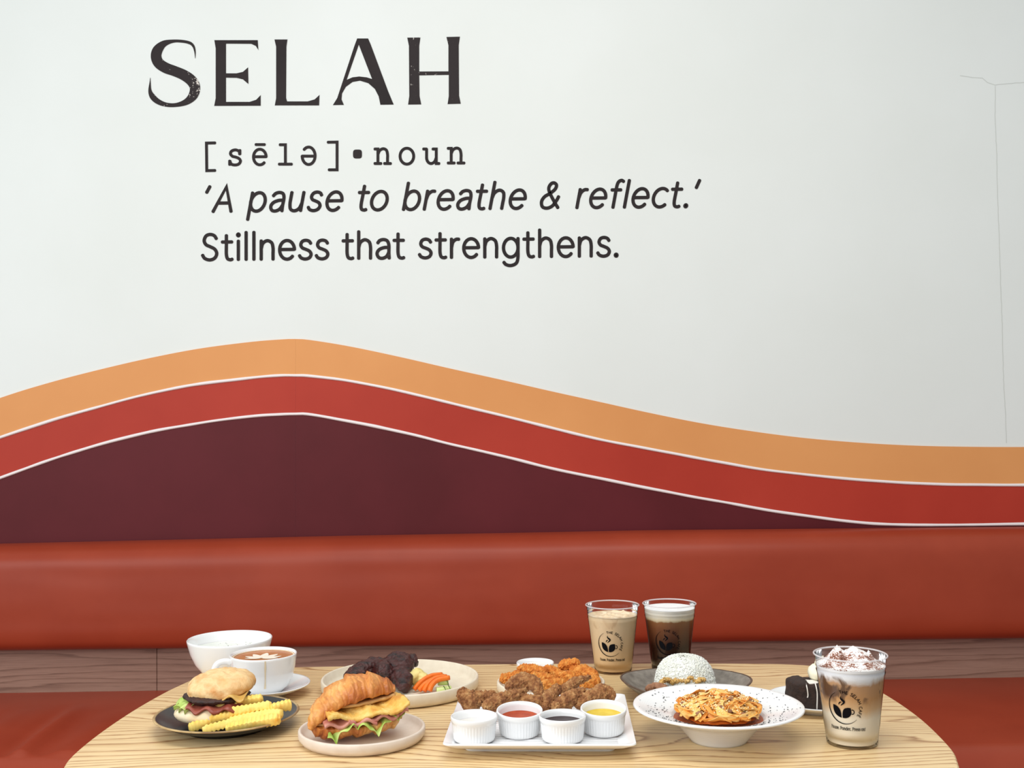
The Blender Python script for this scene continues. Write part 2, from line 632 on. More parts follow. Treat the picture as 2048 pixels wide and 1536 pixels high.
# typewriter slab: x-height 1
SLAB = {
    's': (.90, [spl([(.78, .72), (.74, .90), (.48, 1.0), (.20, .92), (.12, .74), (.26, .58), (.50, .52), (.74, .42), (.84, .25), (.72, .07), (.46, .0), (.18, .06), (.08, .26)]), [(.80, .72), (.80, .98)], [(.06, .02), (.06, .28)]]),
    'e': (1.0, [[(.04, .52), (.94, .52)], arc(.49, .5, .45, .5, 2, 315, 26)]),
    'l': (.92, [[(.08, 1.36), (.48, 1.36), (.48, 0)], [(.02, 0), (.94, 0)]]),
    'n': (1.14, [[(.02, .98), (.24, .98), (.24, 0)], spl([(.24, .62), (.36, .88), (.60, 1.0), (.82, .90), (.90, .62), (.90, .3), (.90, 0)]), [(.02, 0), (.46, 0)], [(.68, 0), (1.12, 0)]]),
    'o': (1.04, [arc(.52, .5, .48, .5, 0, 360, 30)]),
    'u': (1.12, [spl([(.24, .98), (.24, .6), (.25, .3), (.36, .08), (.56, .0), (.78, .12), (.90, .40)]), [(.02, .98), (.24, .98)], [(.66, .98), (.90, .98), (.90, 0), (1.10, 0)]]),
    'a': (.92, [spl([(.12, .84), (.28, .96), (.46, 1.0), (.66, .92), (.72, .70), (.72, .3), (.72, .0)]), [(.72, 0), (.90, 0)], spl([(.72, .58), (.44, .57), (.16, .46), (.05, .26), (.14, .05), (.36, .0), (.60, .10), (.72, .32)])]),
    'd': (1.08, [[(.66, 1.4), (.84, 1.4), (.84, 0), (1.04, 0)], arc(.46, .5, .40, .5, 0, 360, 24)]),
    'r': (.76, [[(.04, .98), (.24, .98), (.24, 0)], [(.04, 0), (.50, 0)], spl([(.24, .56), (.36, .86), (.54, .99), (.74, .95)])]),
    'P': (1.06, [[(.22, 0), (.22, 1.4)], [(.04, 0), (.44, 0)], spl([(.04, 1.4), (.30, 1.4), (.60, 1.4), (.88, 1.28), (.94, 1.03), (.84, .78), (.58, .68), (.24, .68)])]),
    '.': (.40, [arc(.16, .06, .07, .07, 0, 360, 10)]),
    '!': (.40, [[(.2, 1.4), (.2, .45)], arc(.2, .06, .06, .06, 0, 360, 8)]),
    ' ': (.50, []),
}
CAPS = {
    'T': (.8, [[(.02, 1), (.78, 1)], [(.4, 1), (.4, 0)]]), 'H': (.9, [[(.1, 1), (.1, 0)], [(.8, 1), (.8, 0)], [(.1, .5), (.8, .5)]]),
    'E': (.72, [[(.66, 1), (.1, 1), (.1, 0), (.68, 0)], [(.1, .52), (.58, .52)]]), 'L': (.66, [[(.1, 1), (.1, 0), (.64, 0)]]),
    'A': (.9, [[(.02, 0), (.45, 1), (.88, 0)], [(.2, .36), (.7, .36)]]), 'C': (.86, [arc(.5, .5, .4, .5, 45, 315, 16)]),
    'F': (.68, [[(.64, 1), (.1, 1), (.1, 0)], [(.1, .52), (.56, .52)]]), 'S': (.72, [spl([(x * .9 + .04, y) for x, y in S_PATH], 4)]),
    'É': (.72, [[(.66, 1), (.1, 1), (.1, 0), (.68, 0)], [(.1, .52), (.58, .52)], [(.3, 1.2), (.55, 1.4)]]), ' ': (.5, []),
}


def densify(pts, step):
    out = [pts[0]]
    for a, b in zip(pts, pts[1:]):
        d = math.hypot(b[0] - a[0], b[1] - a[1])
        k = max(1, int(d / step))
        for i in range(1, k + 1):
            out.append((a[0] + (b[0] - a[0]) * i / k, a[1] + (b[1] - a[1]) * i / k))
    return out


def wall_solid(shapes, off0=0.0012):
    """shapes: list of (verts2d px, faces) -> thin solid letters standing on the wall"""
    vs_, fs = [], []
    for q, (pv, pf) in enumerate(shapes):
        n = len(pv)
        off = off0 + q * 0.00006
        b = len(vs_)
        vs_ += [GW(p[0], p[1], off) for p in pv] + [GW(p[0], p[1], 0.0) for p in pv]
        ed = {}
        for f in pf:
            fs.append(tuple(b + i for i in f))
            for i in range(len(f)):
                e = (f[i], f[(i + 1) % len(f)])
                ed[tuple(sorted(e))] = ed.get(tuple(sorted(e)), 0) + 1
        for (i, j), c in ed.items():
            if c == 1:
                fs.append((b + i, b + j, b + n + j, b + n + i))
    return vs_, fs


def poly_shape(loops):
    vs3 = [[Vector((x, y, 0)) for x, y in lp] for lp in loops]
    tri = tessellate_polygon(vs3)
    flat = [(v.x, v.y) for lp in vs3 for v in lp]
    return flat, [tuple(t) for t in tri]


def z1(x, y):                      # picture enlargements used to read off the letters
    return (270 + x / 3.0118, 50 + y / 3.0118)


def set_line(name, label, words, font, xh, base, slope, w, slant=0.0, worn=()):
    root = empty(name, GW((words[0][1] + words[-1][2]) / 2, base, 0.0), 0, label, 'lettering')
    inv = Matrix.Translation(-root.location)
    for text, x0, x1 in words:
        adv = [font[c][0] for c in text]
        gap = .20 * xh
        nat = sum(adv) * xh
        k = len(text) - 1
        # natural glyph size, spacing opened or closed to the measured word length
        sp = ((x1 - x0) - nat) / k if k else 0
        sx = 1.0
        if k == 0:
            sx = (x1 - x0) / nat
        x = x0
        for gi, c in enumerate(text):
            shapes = []
            for st in font[c][1]:
                pts = []
                for (a, b) in st:
                    px = x + (font[c][0] / 2 + (a - font[c][0] / 2) * .90) * xh * sx + math.tan(R(slant)) * b * xh
                    py = base - b * xh - slope * (px - words[0][1])
                    pts.append((px, py))
                shapes.append(ribbon(pts, w))
            vs_, fs = wall_solid(shapes)
            o = mesh('letter', [inv @ v for v in vs_], fs, 'ink_worn' if text in worn else 'ink', root, smooth=False)
            x += font[c][0] * xh * sx + sp
    return root


SL = 0.0095
# heading
root = empty('heading_lettering', GW(607, 211, 0.0), 0, 'large dark serif heading of five capitals painted on the white wall', 'lettering')
inv = Matrix.Translation(-root.location)
s_pts = [(363, 200, 2), (361, 160, 9), (352, 128, 14), (330, 108, 17), (285, 98, 17), (230, 97, 19), (175, 112, 38), (138, 148, 60), (127, 188, 64), (142, 228, 64),
         (185, 258, 64), (240, 278, 62), (295, 302, 64), (340, 335, 66), (361, 376, 63), (350, 424, 56), (310, 462, 38), (250, 481, 24), (190, 480, 25), (140, 462, 32), (106, 432, 34), (90, 395, 20), (91, 345, 7), (92, 318, 2)]
sp3 = cat_rom([(a, b, c) for a, b, c in s_pts], 5)
s_shape = ribbon([z1(p.x, p.y) for p in sp3], 1, caps=False, wf=lambda i: max(0.6, sp3[i].z / 3.0118))
GL = {
    'E': [[(478, 91), (739, 91), (743, 150), (728, 126), (700, 113), (548, 112), (548, 291), (612, 291), (650, 282), (681, 255), (683, 355), (650, 327), (612, 318), (548, 317), (548, 463), (690, 463), (730, 450), (757, 422), (757, 486), (477, 487), (486, 440), (486, 140)]],
    'L': [[(840, 87), (918, 87), (912, 130), (910, 440), (916, 460), (1040, 460), (1082, 448), (1111, 421), (1109, 484), (842, 484), (850, 440), (850, 130)]],
    'A': [[(1338, 81), (1404, 81), (1420, 118), (1525, 400), (1558, 479), (1478, 480), (1468, 430), (1445, 385), (1405, 350), (1355, 335), (1310, 343), (1270, 372), (1247, 412), (1244, 448), (1258, 481), (1192, 482), (1218, 440), (1320, 130)],
          [(1348, 118), (1428, 325), (1395, 315), (1350, 310), (1310, 315), (1275, 330)]],
    'H': [[(1640, 76), (1719, 75), (1712, 125), (1712, 280), (1888, 279), (1888, 122), (1876, 72), (1957, 70), (1950, 122), (1952, 425), (1962, 474), (1883, 476), (1890, 428), (1890, 300), (1712, 303), (1714, 428), (1724, 478), (1645, 479), (1652, 428), (1650, 125)]],
}
vs_, fs = wall_solid([s_shape])
mesh('letter', [inv @ v for v in vs_], fs, 'ink_worn', root, smooth=False)
for ch in 'ELAH':
    vs_, fs = wall_solid([poly_shape([[z1(*p) for p in lp] for lp in GL[ch]])])
    mesh('letter', [inv @ v for v in vs_], fs, 'ink_worn' if ch == 'H' else 'ink', root, smooth=False)

# phonetic line
root = empty('phonetic_lettering', GW(670, 331, 0.0), 0, 'spaced typewriter line in square brackets ending with noun', 'lettering')
inv = Matrix.Translation(-root.location)


def zl(pts):
    return [z1(*p) for p in pts]


def put(shapes, m='ink'):
    v_, f_ = wall_solid(shapes)
    return mesh('letter', [inv @ v for v in v_], f_, m, root, smooth=False)


put([ribbon(zl([(482, 710), (430, 711), (432, 877), (482, 876)]), 5.8)])
put([ribbon(zl([(1162, 706), (1217, 705), (1217, 872), (1168, 872)]), 5.8)])
sq = [(1340 + 27 * math.copysign(abs(math.cos(a)) ** .55, math.cos(a)), 777 + 27 * math.copysign(abs(math.sin(a)) ** .55, math.sin(a))) for a in [2 * PI * i / 28 for i in range(28)]]
put([poly_shape([zl(sq)])])
for c, x0, x1, y0, yb in (('s', 557, 648, 752, 843), ('e', 702, 803, 748, 842), ('l', 858, 950, 752, 838), ('q', 995, 1098, 735, 840), ('n', 1434, 1550, 745, 834), ('o', 1585, 1690, 742, 838), ('u', 1727, 1842, 745, 834), ('n', 1875, 1993, 741, 831)):
    xh = yb - y0
    sx = (x1 - x0 - 16)
    st = SLAB['e' if c == 'q' else c]
    sh = []
    for s in st[1]:
        if c == 'q':
            s = [(.98 - a, 1 - b) for a, b in s]
        sh.append(ribbon(zl([(x0 + 8 + a / st[0] * sx, yb - b * xh - 0.0) for a, b in s]), 5.8))
    if c == 'e':
        sh.append(ribbon(zl([(727, 720), (781, 720)]), 5.6))
    put(sh)


def z2(x):
    return 380 + x / 1.9505


set_line('quotation_lettering', 'slanted sans serif quotation line painted between the bracketed line and the lowest line',
         [('`A', z2(48), z2(168)), ('pause', z2(222), z2(590)), ('to', z2(645), z2(768)), ('breathe', z2(824), z2(1305)), ('&', z2(1358), z2(1440)), ("reflect.'", z2(1502), z2(1978))],
         SANS, 37.0, 423.5, .0105, 6.7, 10.5, ())
set_line('motto_lettering', 'upright sans serif line painted lowest on the white wall above the bands',
         [('Stillness', z2(40), z2(543)), ('that', z2(594), z2(838)), ('strengthens.', z2(890), z2(1674))],
         SANS, 37.5, 520.0, SL, 6.7, 0.0, ('that',))

# hairline cracks in the plaster
for pts in ([(1991, 172), (1990, 230), (1993, 300), (1995, 390), (1998, 460), (2001, 560), (2004, 640), (2007, 760), (2011, 830), (2013, 886)],
            [(1920, 151), (1945, 155), (1965, 156), (1975, 165), (1990, 170), (2015, 167), (2048, 165), (2120, 163)]):
    pp = densify(pts, 8)
    pp = [(x + 1.0 * noise.noise(Vector((x * .2, y * .2, 1))), y + 1.0 * noise.noise(Vector((x * .2, y * .2, 9)))) for x, y in pp]
    v_, f_ = ribbon(pp, 1.3, caps=False)
    o = mesh('crack', [GW(p[0], p[1], 0.0004) for p in v_], f_, 'crack', wall, smooth=False)

# ------------------------------------------------------------------ the bench
bench = empty('banquette_bench', wallpt(0, 0.0, 0.405), WE, 'long terracotta vinyl banquette with wooden back panel along the wall', 'bench')
# local: x along the wall, y towards the wall (wall face at y = +0.40), z up
TOPS = [GW(x, y, 0.0) for x, y in ((-300, 1093), (0, 1087), (350, 1079), (700, 1071), (1024, 1065.5), (1300, 1060), (1700, 1056.5), (2048, 1053), (2350, 1051))]


def top_z(x):
    if x <= TOPS[0].x:
        return TOPS[0].z
    for a, b in zip(TOPS, TOPS[1:]):
        if a.x <= x <= b.x:
            t = (x - a.x) / (b.x - a.x)
            return a.z + (b.z - a.z) * t
    return TOPS[-1].z


def extrude_x(prof, x0, x1, n, fn):
    vs_, fs = [], []
    m = len(prof)
    for i in range(n + 1):
        x = x0 + (x1 - x0) * i / n
        for k, (y, z) in enumerate(prof):
            vs_.append(fn(x, y, z, k))
    for i in range(n):
        for k in range(m):
            l = (k + 1) % m
            fs.append((i * m + k, i * m + l, (i + 1) * m + l, (i + 1) * m + k))
    fs.append(tuple(range(m)))
    fs.append(tuple(n * m + k for k in reversed(range(m))))
    return vs_, fs


def rounded(pts, n=8):
    return [(p.x, p.y) for p in cat_rom([(a, b, 0) for a, b in pts], n, closed=True)]


# backrest: profile in (y, z as fraction 0..1 of the height)
bp = [(.399, .992), (.385, 1.0), (.352, .985), (.318, .930), (.300, .84), (.295, .70), (.293, .50), (.294, .30), (.297, .16), (.306, .065), (.325, .012), (.350, 0), (.396, .0), (.399, .05), (.399, .5), (.399, .9)]
prof = [(p.x, p.y) for p in cat_rom([(a, b, 0) for a, b in bp], 5, closed=True)]
BB = 0.588


def fback(x, y, z, k):
    t = top_z(x)
    yy = y + (0.0022 * fnoise((x * 1.2, z * 2.0, 0), 2.0, 2, 3) if y < .39 else 0)
    return (x, yy, BB + (t - BB) * z)


o = mesh('backrest_cushion', *extrude_x(prof, -2.3, 2.3, 90, fback), 'vinyl', bench)
o['label'] = 'long padded terracotta vinyl back cushion'
# wooden panels under the cushion
xs = [-2.3, GW(324, 1340).x, 1.56, 2.3]
for a, b in zip(xs, xs[1:]):
    o = mesh('wood_panel', *box(a + .0007, b - .0007, .360, .398, .40, .66), 'walnut', bench, smooth=False)
    bevel_obj(o, 0.0006, 1)


# seat
def seat_z(x, y):
    z = 0.0
    # two soft diagonal folds near the left, as the vinyl pulls
    for (x0, y0, x1, y1, w, h) in ((-1.12, -.36, -1.15, .15, .024, .012), (-1.02, -.36, -1.03, .10, .040, .006), (-1.24, -.30, -1.28, .12, .035, .006)):
        d = Vector((x1 - x0, y1 - y0))
        L = d.length
        d /= L
        q = Vector((x - x0, y - y0))
        t = q.dot(d) / L
        s = q.dot(Vector((-d.y, d.x)))
        if -0.2 < t < 1.2:
            f = max(0.0, 1 - ((t - .5) / .62) ** 2)
            z += h * f * (math.exp(-(s / w) ** 2) - .75 * math.exp(-((s - 1.7 * w) / w) ** 2))
    return z


sprof = []
for i in range(46):
    y = .3595 - i * (.3595 + .225) / 45
    sprof.append((y, .470 + .003 * math.sin(PI * i / 45)))
for a in range(1, 13):
    t = R(90 * a / 12)
    sprof.append((-.225 - .095 * math.sin(t), .470 - .095 * (1 - math.cos(t))))
sprof += [(-.320, .33), (-.312, .315), (-.25, .312), (.3595, .312)]


def fseat(x, y, z, k):
    return (x, y, z + (seat_z(x, y) + .0034 * x * max(0, y + .1) / .46 if k < 46 else 0.0))


o = mesh('seat_cushion', *extrude_x(sprof, -2.3, 2.3, 420, fseat), 'vinyl', bench, sharp=60)
o['label'] = 'deep terracotta vinyl seat cushion with soft folds'
o = mesh('base', *box(-2.3, 2.3, -.26, .398, 0.0, .3118), 'walnut', bench, smooth=False)

# ------------------------------------------------------------------ the table
TY = 1.74
tbl = empty('oak_table', (0, TY, 0), 0, 'light oak table with a softly bowed rounded top carrying all the food', 'table')
half = [(-.0, 2.099), (-.20, 2.098), (-.373, 2.096), (-.47, 2.092), (-.525, 2.083), (-.562, 2.062), (-.584, 2.028), (-.600, 1.965), (-.613, 1.90), (-.626, 1.79), (-.632, 1.67), (-.630, 1.57), (-.622, 1.515), (-.605, 1.468), (-.570, 1.432), (-.50, 1.412), (-.30, 1.402), (0, 1.40),
        (.28, 1.40), (.47, 1.405), (.545, 1.420), (.580, 1.448), (.596, 1.488), (.610, 1.545), (.622, 1.66), (.624, 1.76), (.618, 1.86), (.606, 1.95), (.590, 2.005), (.565, 2.045), (.525, 2.066), (.45, 2.078), (.25, 2.090)]
outl = [(p.x, p.y - TY) for p in cat_rom([(a, b, 0) for a, b in half], 5, closed=True)]
vs_, fs = [], []
n = len(outl)
TH = .028
rings = [(.0, -.0), (.0, -.0)]
levels = [(-.006, 0.0), (-.0025, -.0008), (-.0006, -.0028), (0, -.006), (0, -TH + .004), (-.004, -TH)]
nrm = []
for i in range(n):
    a, b = outl[i - 1], outl[(i + 1) % n]
    t = Vector((b[0] - a[0], b[1] - a[1])).normalized()
    nrm.append(Vector((t.y, -t.x)))
cx = sum(p[0] for p in outl) / n
if nrm[0].dot(Vector((outl[0][0] - cx, outl[0][1]))) < 0:
    nrm = [-q for q in nrm]
for ins, z in levels:
    for i in range(n):
        vs_.append((outl[i][0] + nrm[i].x * ins, outl[i][1] + nrm[i].y * ins, TABLE_Z + z))
for l in range(len(levels) - 1):
    for i in range(n):
        j = (i + 1) % n
        fs.append((l * n + i, l * n + j, (l + 1) * n + j, (l + 1) * n + i))
fs.append(tuple(range(n)))
fs.append(tuple((len(levels) - 1) * n + i for i in reversed(range(n))))
mesh('tabletop', vs_, fs, 'oak', tbl, smooth=True, sharp=30)
mesh('column', *lathe([(0, TABLE_Z - TH), (.12, TABLE_Z - TH), (.12, TABLE_Z - TH - .01), (.038, TABLE_Z - TH - .012), (.038, .03), (.0, .03)], 32), 'metal', tbl, sharp=40)
mesh('foot_plate', *lathe([(0, 0), (.24, 0), (.24, .008), (.10, .022), (.038, .032), (0, .032)], 48), 'metal', tbl, sharp=40)


def T(x, y, z=0.0):
    return Vector((x, y, TABLE_Z + z))


# ------------------------------------------------------------------ more materials
M['bun'] = mat('bun_crust', (224, 172, 108), (238, 204, 150), 26, 0.6, 0.6, 55, 0.004, c3=(214, 150, 84), lo=.34, hi=.66)
M['bunlow'] = mat('bun_floury', (232, 208, 166), (242, 226, 194), 30, 0.7, 0.4, 80, 0.002)
M['patty'] = mat('charred_patty', (40, 22, 18), (66, 34, 26), 70, 0.5, 0.8, 140, 0.003)
M['lettuce'] = mat('lettuce_green', (150, 190, 60), (206, 222, 128), 40, 0.4, 0.4, 90, 0.001, sss=.1)
M['ham'] = mat('ham_pink', (190, 112, 98), (214, 150, 132), 50, 0.4, 0.3, 120)
M['bacon'] = mat('bacon_red', (132, 56, 44), (168, 90, 72), 60, 0.4, 0.4, 120)
M['cheese'] = mat('melted_cheese', (222, 186, 110), (206, 164, 84), 40, 0.4)
M['fry'] = mat('potato_fry', (250, 208, 96), (252, 222, 122), 45, 0.5, 0.3, 160, 0.0008, c3=(240, 176, 64), lo=.34, hi=.76)
M['egg'] = mat('fried_egg', (216, 148, 62), (238, 188, 90), 44, 0.5, 0.9, 90, 0.003, c3=(248, 214, 128), lo=.32, hi=.66)
M['crumbside'] = mat('croissant_crumb', (226, 184, 122), (206, 154, 92), 60, 0.7, 0.5, 110)
M['rib'] = mat('barbecue_glaze', (22, 8, 8), (70, 24, 20), 34, 0.24, 0.8, 75, 0.004, c3=(16, 7, 8), spec=.5, stretch=(1, 1, 2.2))
M['mash'] = mat('buttery_potato', (226, 204, 120), (238, 222, 150), 40, 0.5, 0.5, 90)
M['carrot'] = mat('carrot_orange', (242, 124, 34), (232, 104, 26), 60, 0.4, 0.2, 120, sss=.08)
M['cucflesh'] = mat('cucumber_flesh', (214, 226, 160), (196, 214, 130), 60, 0.35)
M['cucskin'] = mat('cucumber_skin', (56, 84, 40), rough=0.35)
M['crust'] = mat('brown_fried_crumb', (138, 82, 44), (186, 126, 74), 120, 0.65, 1.0, 330, 0.004, c3=(220, 168, 110), lo=.34, hi=.68)
M['crusto'] = mat('orange_fried_crumb', (204, 106, 28), (232, 142, 50), 120, 0.6, 1.0, 300, 0.003, c3=(248, 180, 92), lo=.34, hi=.70)
M['rice'] = mat('steamed_rice', (244, 244, 238), (234, 234, 222), 60, 0.5, sss=.12)
M['ricebase'] = mat('rice_between', (244, 244, 236), rough=0.7)
M['herb'] = mat('dried_herb', (70, 84, 40), (92, 70, 40), 200, 0.7)
M['pepper'] = mat('pepper_flake', (70, 70, 74), (40, 42, 46), 200, 0.7)
M['garlic'] = mat('golden_garlic', (222, 184, 110), (200, 150, 82), 90, 0.6, 0.7, 160)
M['meat'] = mat('braised_meat', (168, 120, 88), (136, 90, 62), 90, 0.6, 1.0, 160)
M['noodle'] = mat('sauced_noodle', (246, 186, 92), (250, 208, 126), 60, 0.42, c3=(238, 160, 66))
M['noodle_pale'] = mat('sauced_noodle_pale', (248, 204, 124), (244, 186, 96), 60, 0.42)
M['noodle_deep'] = mat('sauced_noodle_deep', (232, 148, 54), (240, 168, 76), 60, 0.42)
M['tomato'] = mat('tomato_sauce', (206, 104, 30), (176, 76, 22), 60, 0.4, 0.9, 110)
M['crumb'] = mat('grated_cheese', (246, 228, 178), rough=0.6)
M['cake'] = mat('chocolate_cake', (40, 24, 18), (58, 36, 27), 90, 0.7, 1.0, 150, 0.004)
M['icecream'] = mat('pale_cream', (248, 240, 206), (250, 246, 224), 40, 0.45, 0.4, 60, sss=.1)
M['drizzle'] = mat('chocolate_drizzle', (70, 52, 46), rough=0.3)
M['milkdrip'] = mat('milk_drip', (236, 230, 222), rough=0.35)
M['soup'] = mat('cream_soup', (236, 238, 232), (226, 230, 220), 50, 0.3, 0.3, 90, 0.002)
M['crema'] = mat('coffee_crema', (172, 100, 44), (190, 120, 62), 50, 0.3)
M['latte'] = mat('milk_foam_art', (248, 236, 218), rough=0.35)
M['stain'] = mat('coffee_stain', (230, 212, 180), rough=0.3)
M['s_white'] = mat('pale_dip', (226, 222, 216), rough=0.25)
M['s_red'] = mat('chilli_sauce', (176, 70, 28), (156, 54, 20), 80, 0.3, spec=.15)
M['s_dark'] = mat('dark_sauce', (48, 22, 24), (40, 18, 20), 80, 0.3, spec=.15)
M['s_yellow'] = mat('mustard_sauce', (210, 178, 48), (220, 192, 72), 80, 0.3, spec=.15)
M['print'] = mat('cup_print', (10, 10, 16), rough=0.7, spec=0.1)
M['platter'] = mat('white_platter', (242, 243, 245), rough=0.18, coat=0.2)


def croissant_mat():
    k = NT('croissant_crust')
    v = k.coords((1, 1, 1))
    w = k.n('ShaderNodeTexWave', wave_type='BANDS', bands_direction='X')
    w.inputs['Scale'].default_value = 30
    w.inputs['Distortion'].default_value = 9.0
    w.inputs['Detail'].default_value = 3
    w.inputs['Detail Scale'].default_value = 1.3
    k.link(v, w.inputs['Vector'])
    big = k.noise(v, 22, 4)
    col = k.ramp(big, [(.30, lin((168, 82, 32))), (.44, lin((206, 126, 56))), (.56, lin((228, 160, 84))), (.70, lin((240, 196, 126)))])
    lines = k.ramp(w.outputs['Fac'], [(.0, (.62, .48, .38, 1)), (.22, (1, 1, 1, 1)), (.7, (1, 1, 1, 1)), (1, (.86, .76, .66, 1))])
    ml = k.n('ShaderNodeMix', data_type='RGBA', blend_type='MULTIPLY')
    ml.inputs[0].default_value = .5
    k.link(col, ml.inputs[6])
    k.link(lines, ml.inputs[7])
    k.link(ml.outputs[2], k.b.inputs['Base Color'])
    k.b.inputs['Roughness'].default_value = .42
    k.bump(w.outputs['Fac'], .5, .002)
    return k.m


M['croissant'] = croissant_mat()


def plastic():
    k = NT('clear_cup_plastic')
    tr = k.n('ShaderNodeBsdfTransparent')
    tr.inputs['Color'].default_value = (.965, .965, .97, 1)
    gl = k.n('ShaderNodeBsdfGlossy')
    gl.inputs['Roughness'].default_value = .06
    fr = k.n('ShaderNodeFresnel')
    fr.inputs['IOR'].default_value = 1.25
    mx = k.n('ShaderNodeMixShader')
    k.link(fr.outputs[0], mx.inputs[0])
    k.link(tr.outputs[0], mx.inputs[1])
    k.link(gl.outputs[0], mx.inputs[2])
    k.link(mx.outputs[0], k.out.inputs['Surface'])
    return k.m


M['plastic'] = plastic()


def rim_plastic():
    k = NT('clear_cup_rim')
    tr = k.n('ShaderNodeBsdfTransparent')
    tr.inputs['Color'].default_value = (.93, .92, .93, 1)
    df = k.n('ShaderNodeBsdfPrincipled')
    df.inputs['Base Color'].default_value = (.85, .82, .83, 1)
    df.inputs['Roughness'].default_value = .1
    mx = k.n('ShaderNodeMixShader')
    mx.inputs[0].default_value = .5
    k.link(tr.outputs[0], mx.inputs[1])
    k.link(df.outputs[0], mx.inputs[2])
    k.link(mx.outputs[0], k.out.inputs['Surface'])
    return k.m


M['rimplastic'] = rim_plastic()


def liquid(name, stops, amp, sc, stretch, patches=None):
    """a layered drink: colour by height in the cup, stirred by noise"""
    k = NT(name)
    tc = k.n('ShaderNodeTexCoord')
    sp = k.n('ShaderNodeSeparateXYZ')
    k.link(tc.outputs['Object'], sp.inputs['Vector'])
    nz = k.noise(k.coords(stretch), sc, 4, .6, .6)
    h = k.math('ADD', k.math('DIVIDE', sp.outputs['Z'], .13), k.math('MULTIPLY', k.math('SUBTRACT', nz, .5), amp))
    col = k.ramp(h, [(p, lin(c)) for p, c in stops])
    if patches:
        c, lo, hi, z0, z1, psc = patches
        pn = k.noise(k.coords((1, 1, .7)), psc, 3, .5, .8)
        pf = k.ramp(pn, [(lo, (0, 0, 0, 1)), (hi, (1, 1, 1, 1))])
        zw = k.ramp(k.math('DIVIDE', sp.outputs['Z'], .13), [(z0, (0, 0, 0, 1)), (z0 + .08, (1, 1, 1, 1)), (z1 - .05, (1, 1, 1, 1)), (z1, (0, 0, 0, 1))])
        col = k.mix(k.math('MULTIPLY', pf, zw), col, lin(c))
    k.link(col, k.b.inputs['Base Color'])
    k.b.inputs['Roughness'].default_value = .3
    return k.m


M['liq_latte'] = liquid('layered_iced_latte', [(.0, (250, 242, 222)), (.34, (252, 242, 222)), (.44, (232, 196, 150)), (.55, (212, 162, 108)), (.70, (204, 160, 118)), (.735, (232, 222, 214)), (.77, (250, 250, 252)), (1, (248, 248, 250))],
                        .16, 34, (1, 1, .45), ((112, 80, 58), .50, .60, .48, .80, 44))
M['liq_tea'] = liquid('milk_tea', [(.0, (226, 192, 144)), (.2, (236, 204, 158)), (.5, (240, 212, 172)), (.85, (242, 218, 180)), (1, (246, 226, 196))], .15, 20, (1, 1, .6), ((222, 190, 150), .6, .75, .5, .9, 60))
M['liq_dark'] = liquid('black_coffee_with_cream', [(.0, (30, 12, 10)), (.36, (48, 22, 15)), (.50, (100, 56, 34)), (.62, (128, 78, 48)), (.715, (150, 100, 62)), (.735, (222, 206, 170)), (.80, (236, 230, 214)), (1, (246, 246, 246))], .07, 60, (1, 1, .22))
M['teatop'] = mat('milk_tea_top', (246, 226, 194), (230, 200, 158), 60, 0.3)
M['whitefoam'] = mat('white_foam', (248, 248, 248), (240, 240, 240), 50, 0.5)


def cocoa_mat():
    k = NT('whipped_cream_with_cocoa')
    v = k.coords((1, 1, 1))
    f = k.noise(v, 420, 3, .6)
    b = k.noise(v, 48, 2, .5)
    s = k.math('ADD', k.math('MULTIPLY', f, .5), k.math('MULTIPLY', b, .5))
    k.link(k.ramp(s, [(.50, lin((252, 250, 248))), (.555, lin((166, 116, 96))), (.62, lin((108, 62, 44)))]), k.b.inputs['Base Color'])
    k.b.inputs['Roughness'].default_value = .7
    k.bump(f, .3, .001)
    return k.m


M['cocoa'] = cocoa_mat()


def ringed():
    k = NT('white_ringed_ceramic')
    k.b.inputs['Base Color'].default_value = lin((240, 241, 242))
    k.b.inputs['Roughness'].default_value = .16
    w = k.n('ShaderNodeTexWave', wave_type='RINGS', rings_direction='Z')
    w.inputs['Scale'].default_value = 110
    k.link(k.coords((1, 1, 1)), w.inputs['Vector'])
    k.bump(w.outputs['Fac'], .12, .0006)
    return k.m


M['ringed'] = ringed()


# ------------------------------------------------------------------ crockery
def rim_plate(name, x, y, Rr, h, m, label, cat='plate', m_in=None):
    o = mesh(name, *lathe([(0, 0), (Rr - .014, 0), (Rr - .005, .002), (Rr, .009), (Rr, h - .002), (Rr - .0012, h - .0004), (Rr - .003, h), (Rr - .005, h - .0012), (Rr - .0065, .012), (Rr - .012, .007), (Rr - .02, .006), (0, .006)], 96), m, None, loc=T(x, y))
    tag(o, label, cat)
    return o


# soup bowl
BX, BY = -.522, 2.008
bowl = empty('soup_bowl', T(BX, BY), 0, 'deep white ceramic bowl of cream soup behind the coffee cup', 'bowl')
mesh('bowl_body', *lathe([(0, .002), (.030, .002), (.031, 0), (.035, 0), (.037, .005), (.050, .014), (.062, .030), (.070, .048), (.0755, .068), (.0762, .0715), (.0752, .0728), (.0738, .0718), (.0725, .066), (.067, .046), (.058, .029), (.045, .016), (.02, .010), (0, .010)], 80), 'ceramic', bowl)
sp_ = mesh('soup', *lathe([(0, .0545), (.05, .0545), (.0688, .0548)], 64), 'soup', bowl)
sp_['label'] = 'pale cream soup with herb flecks'


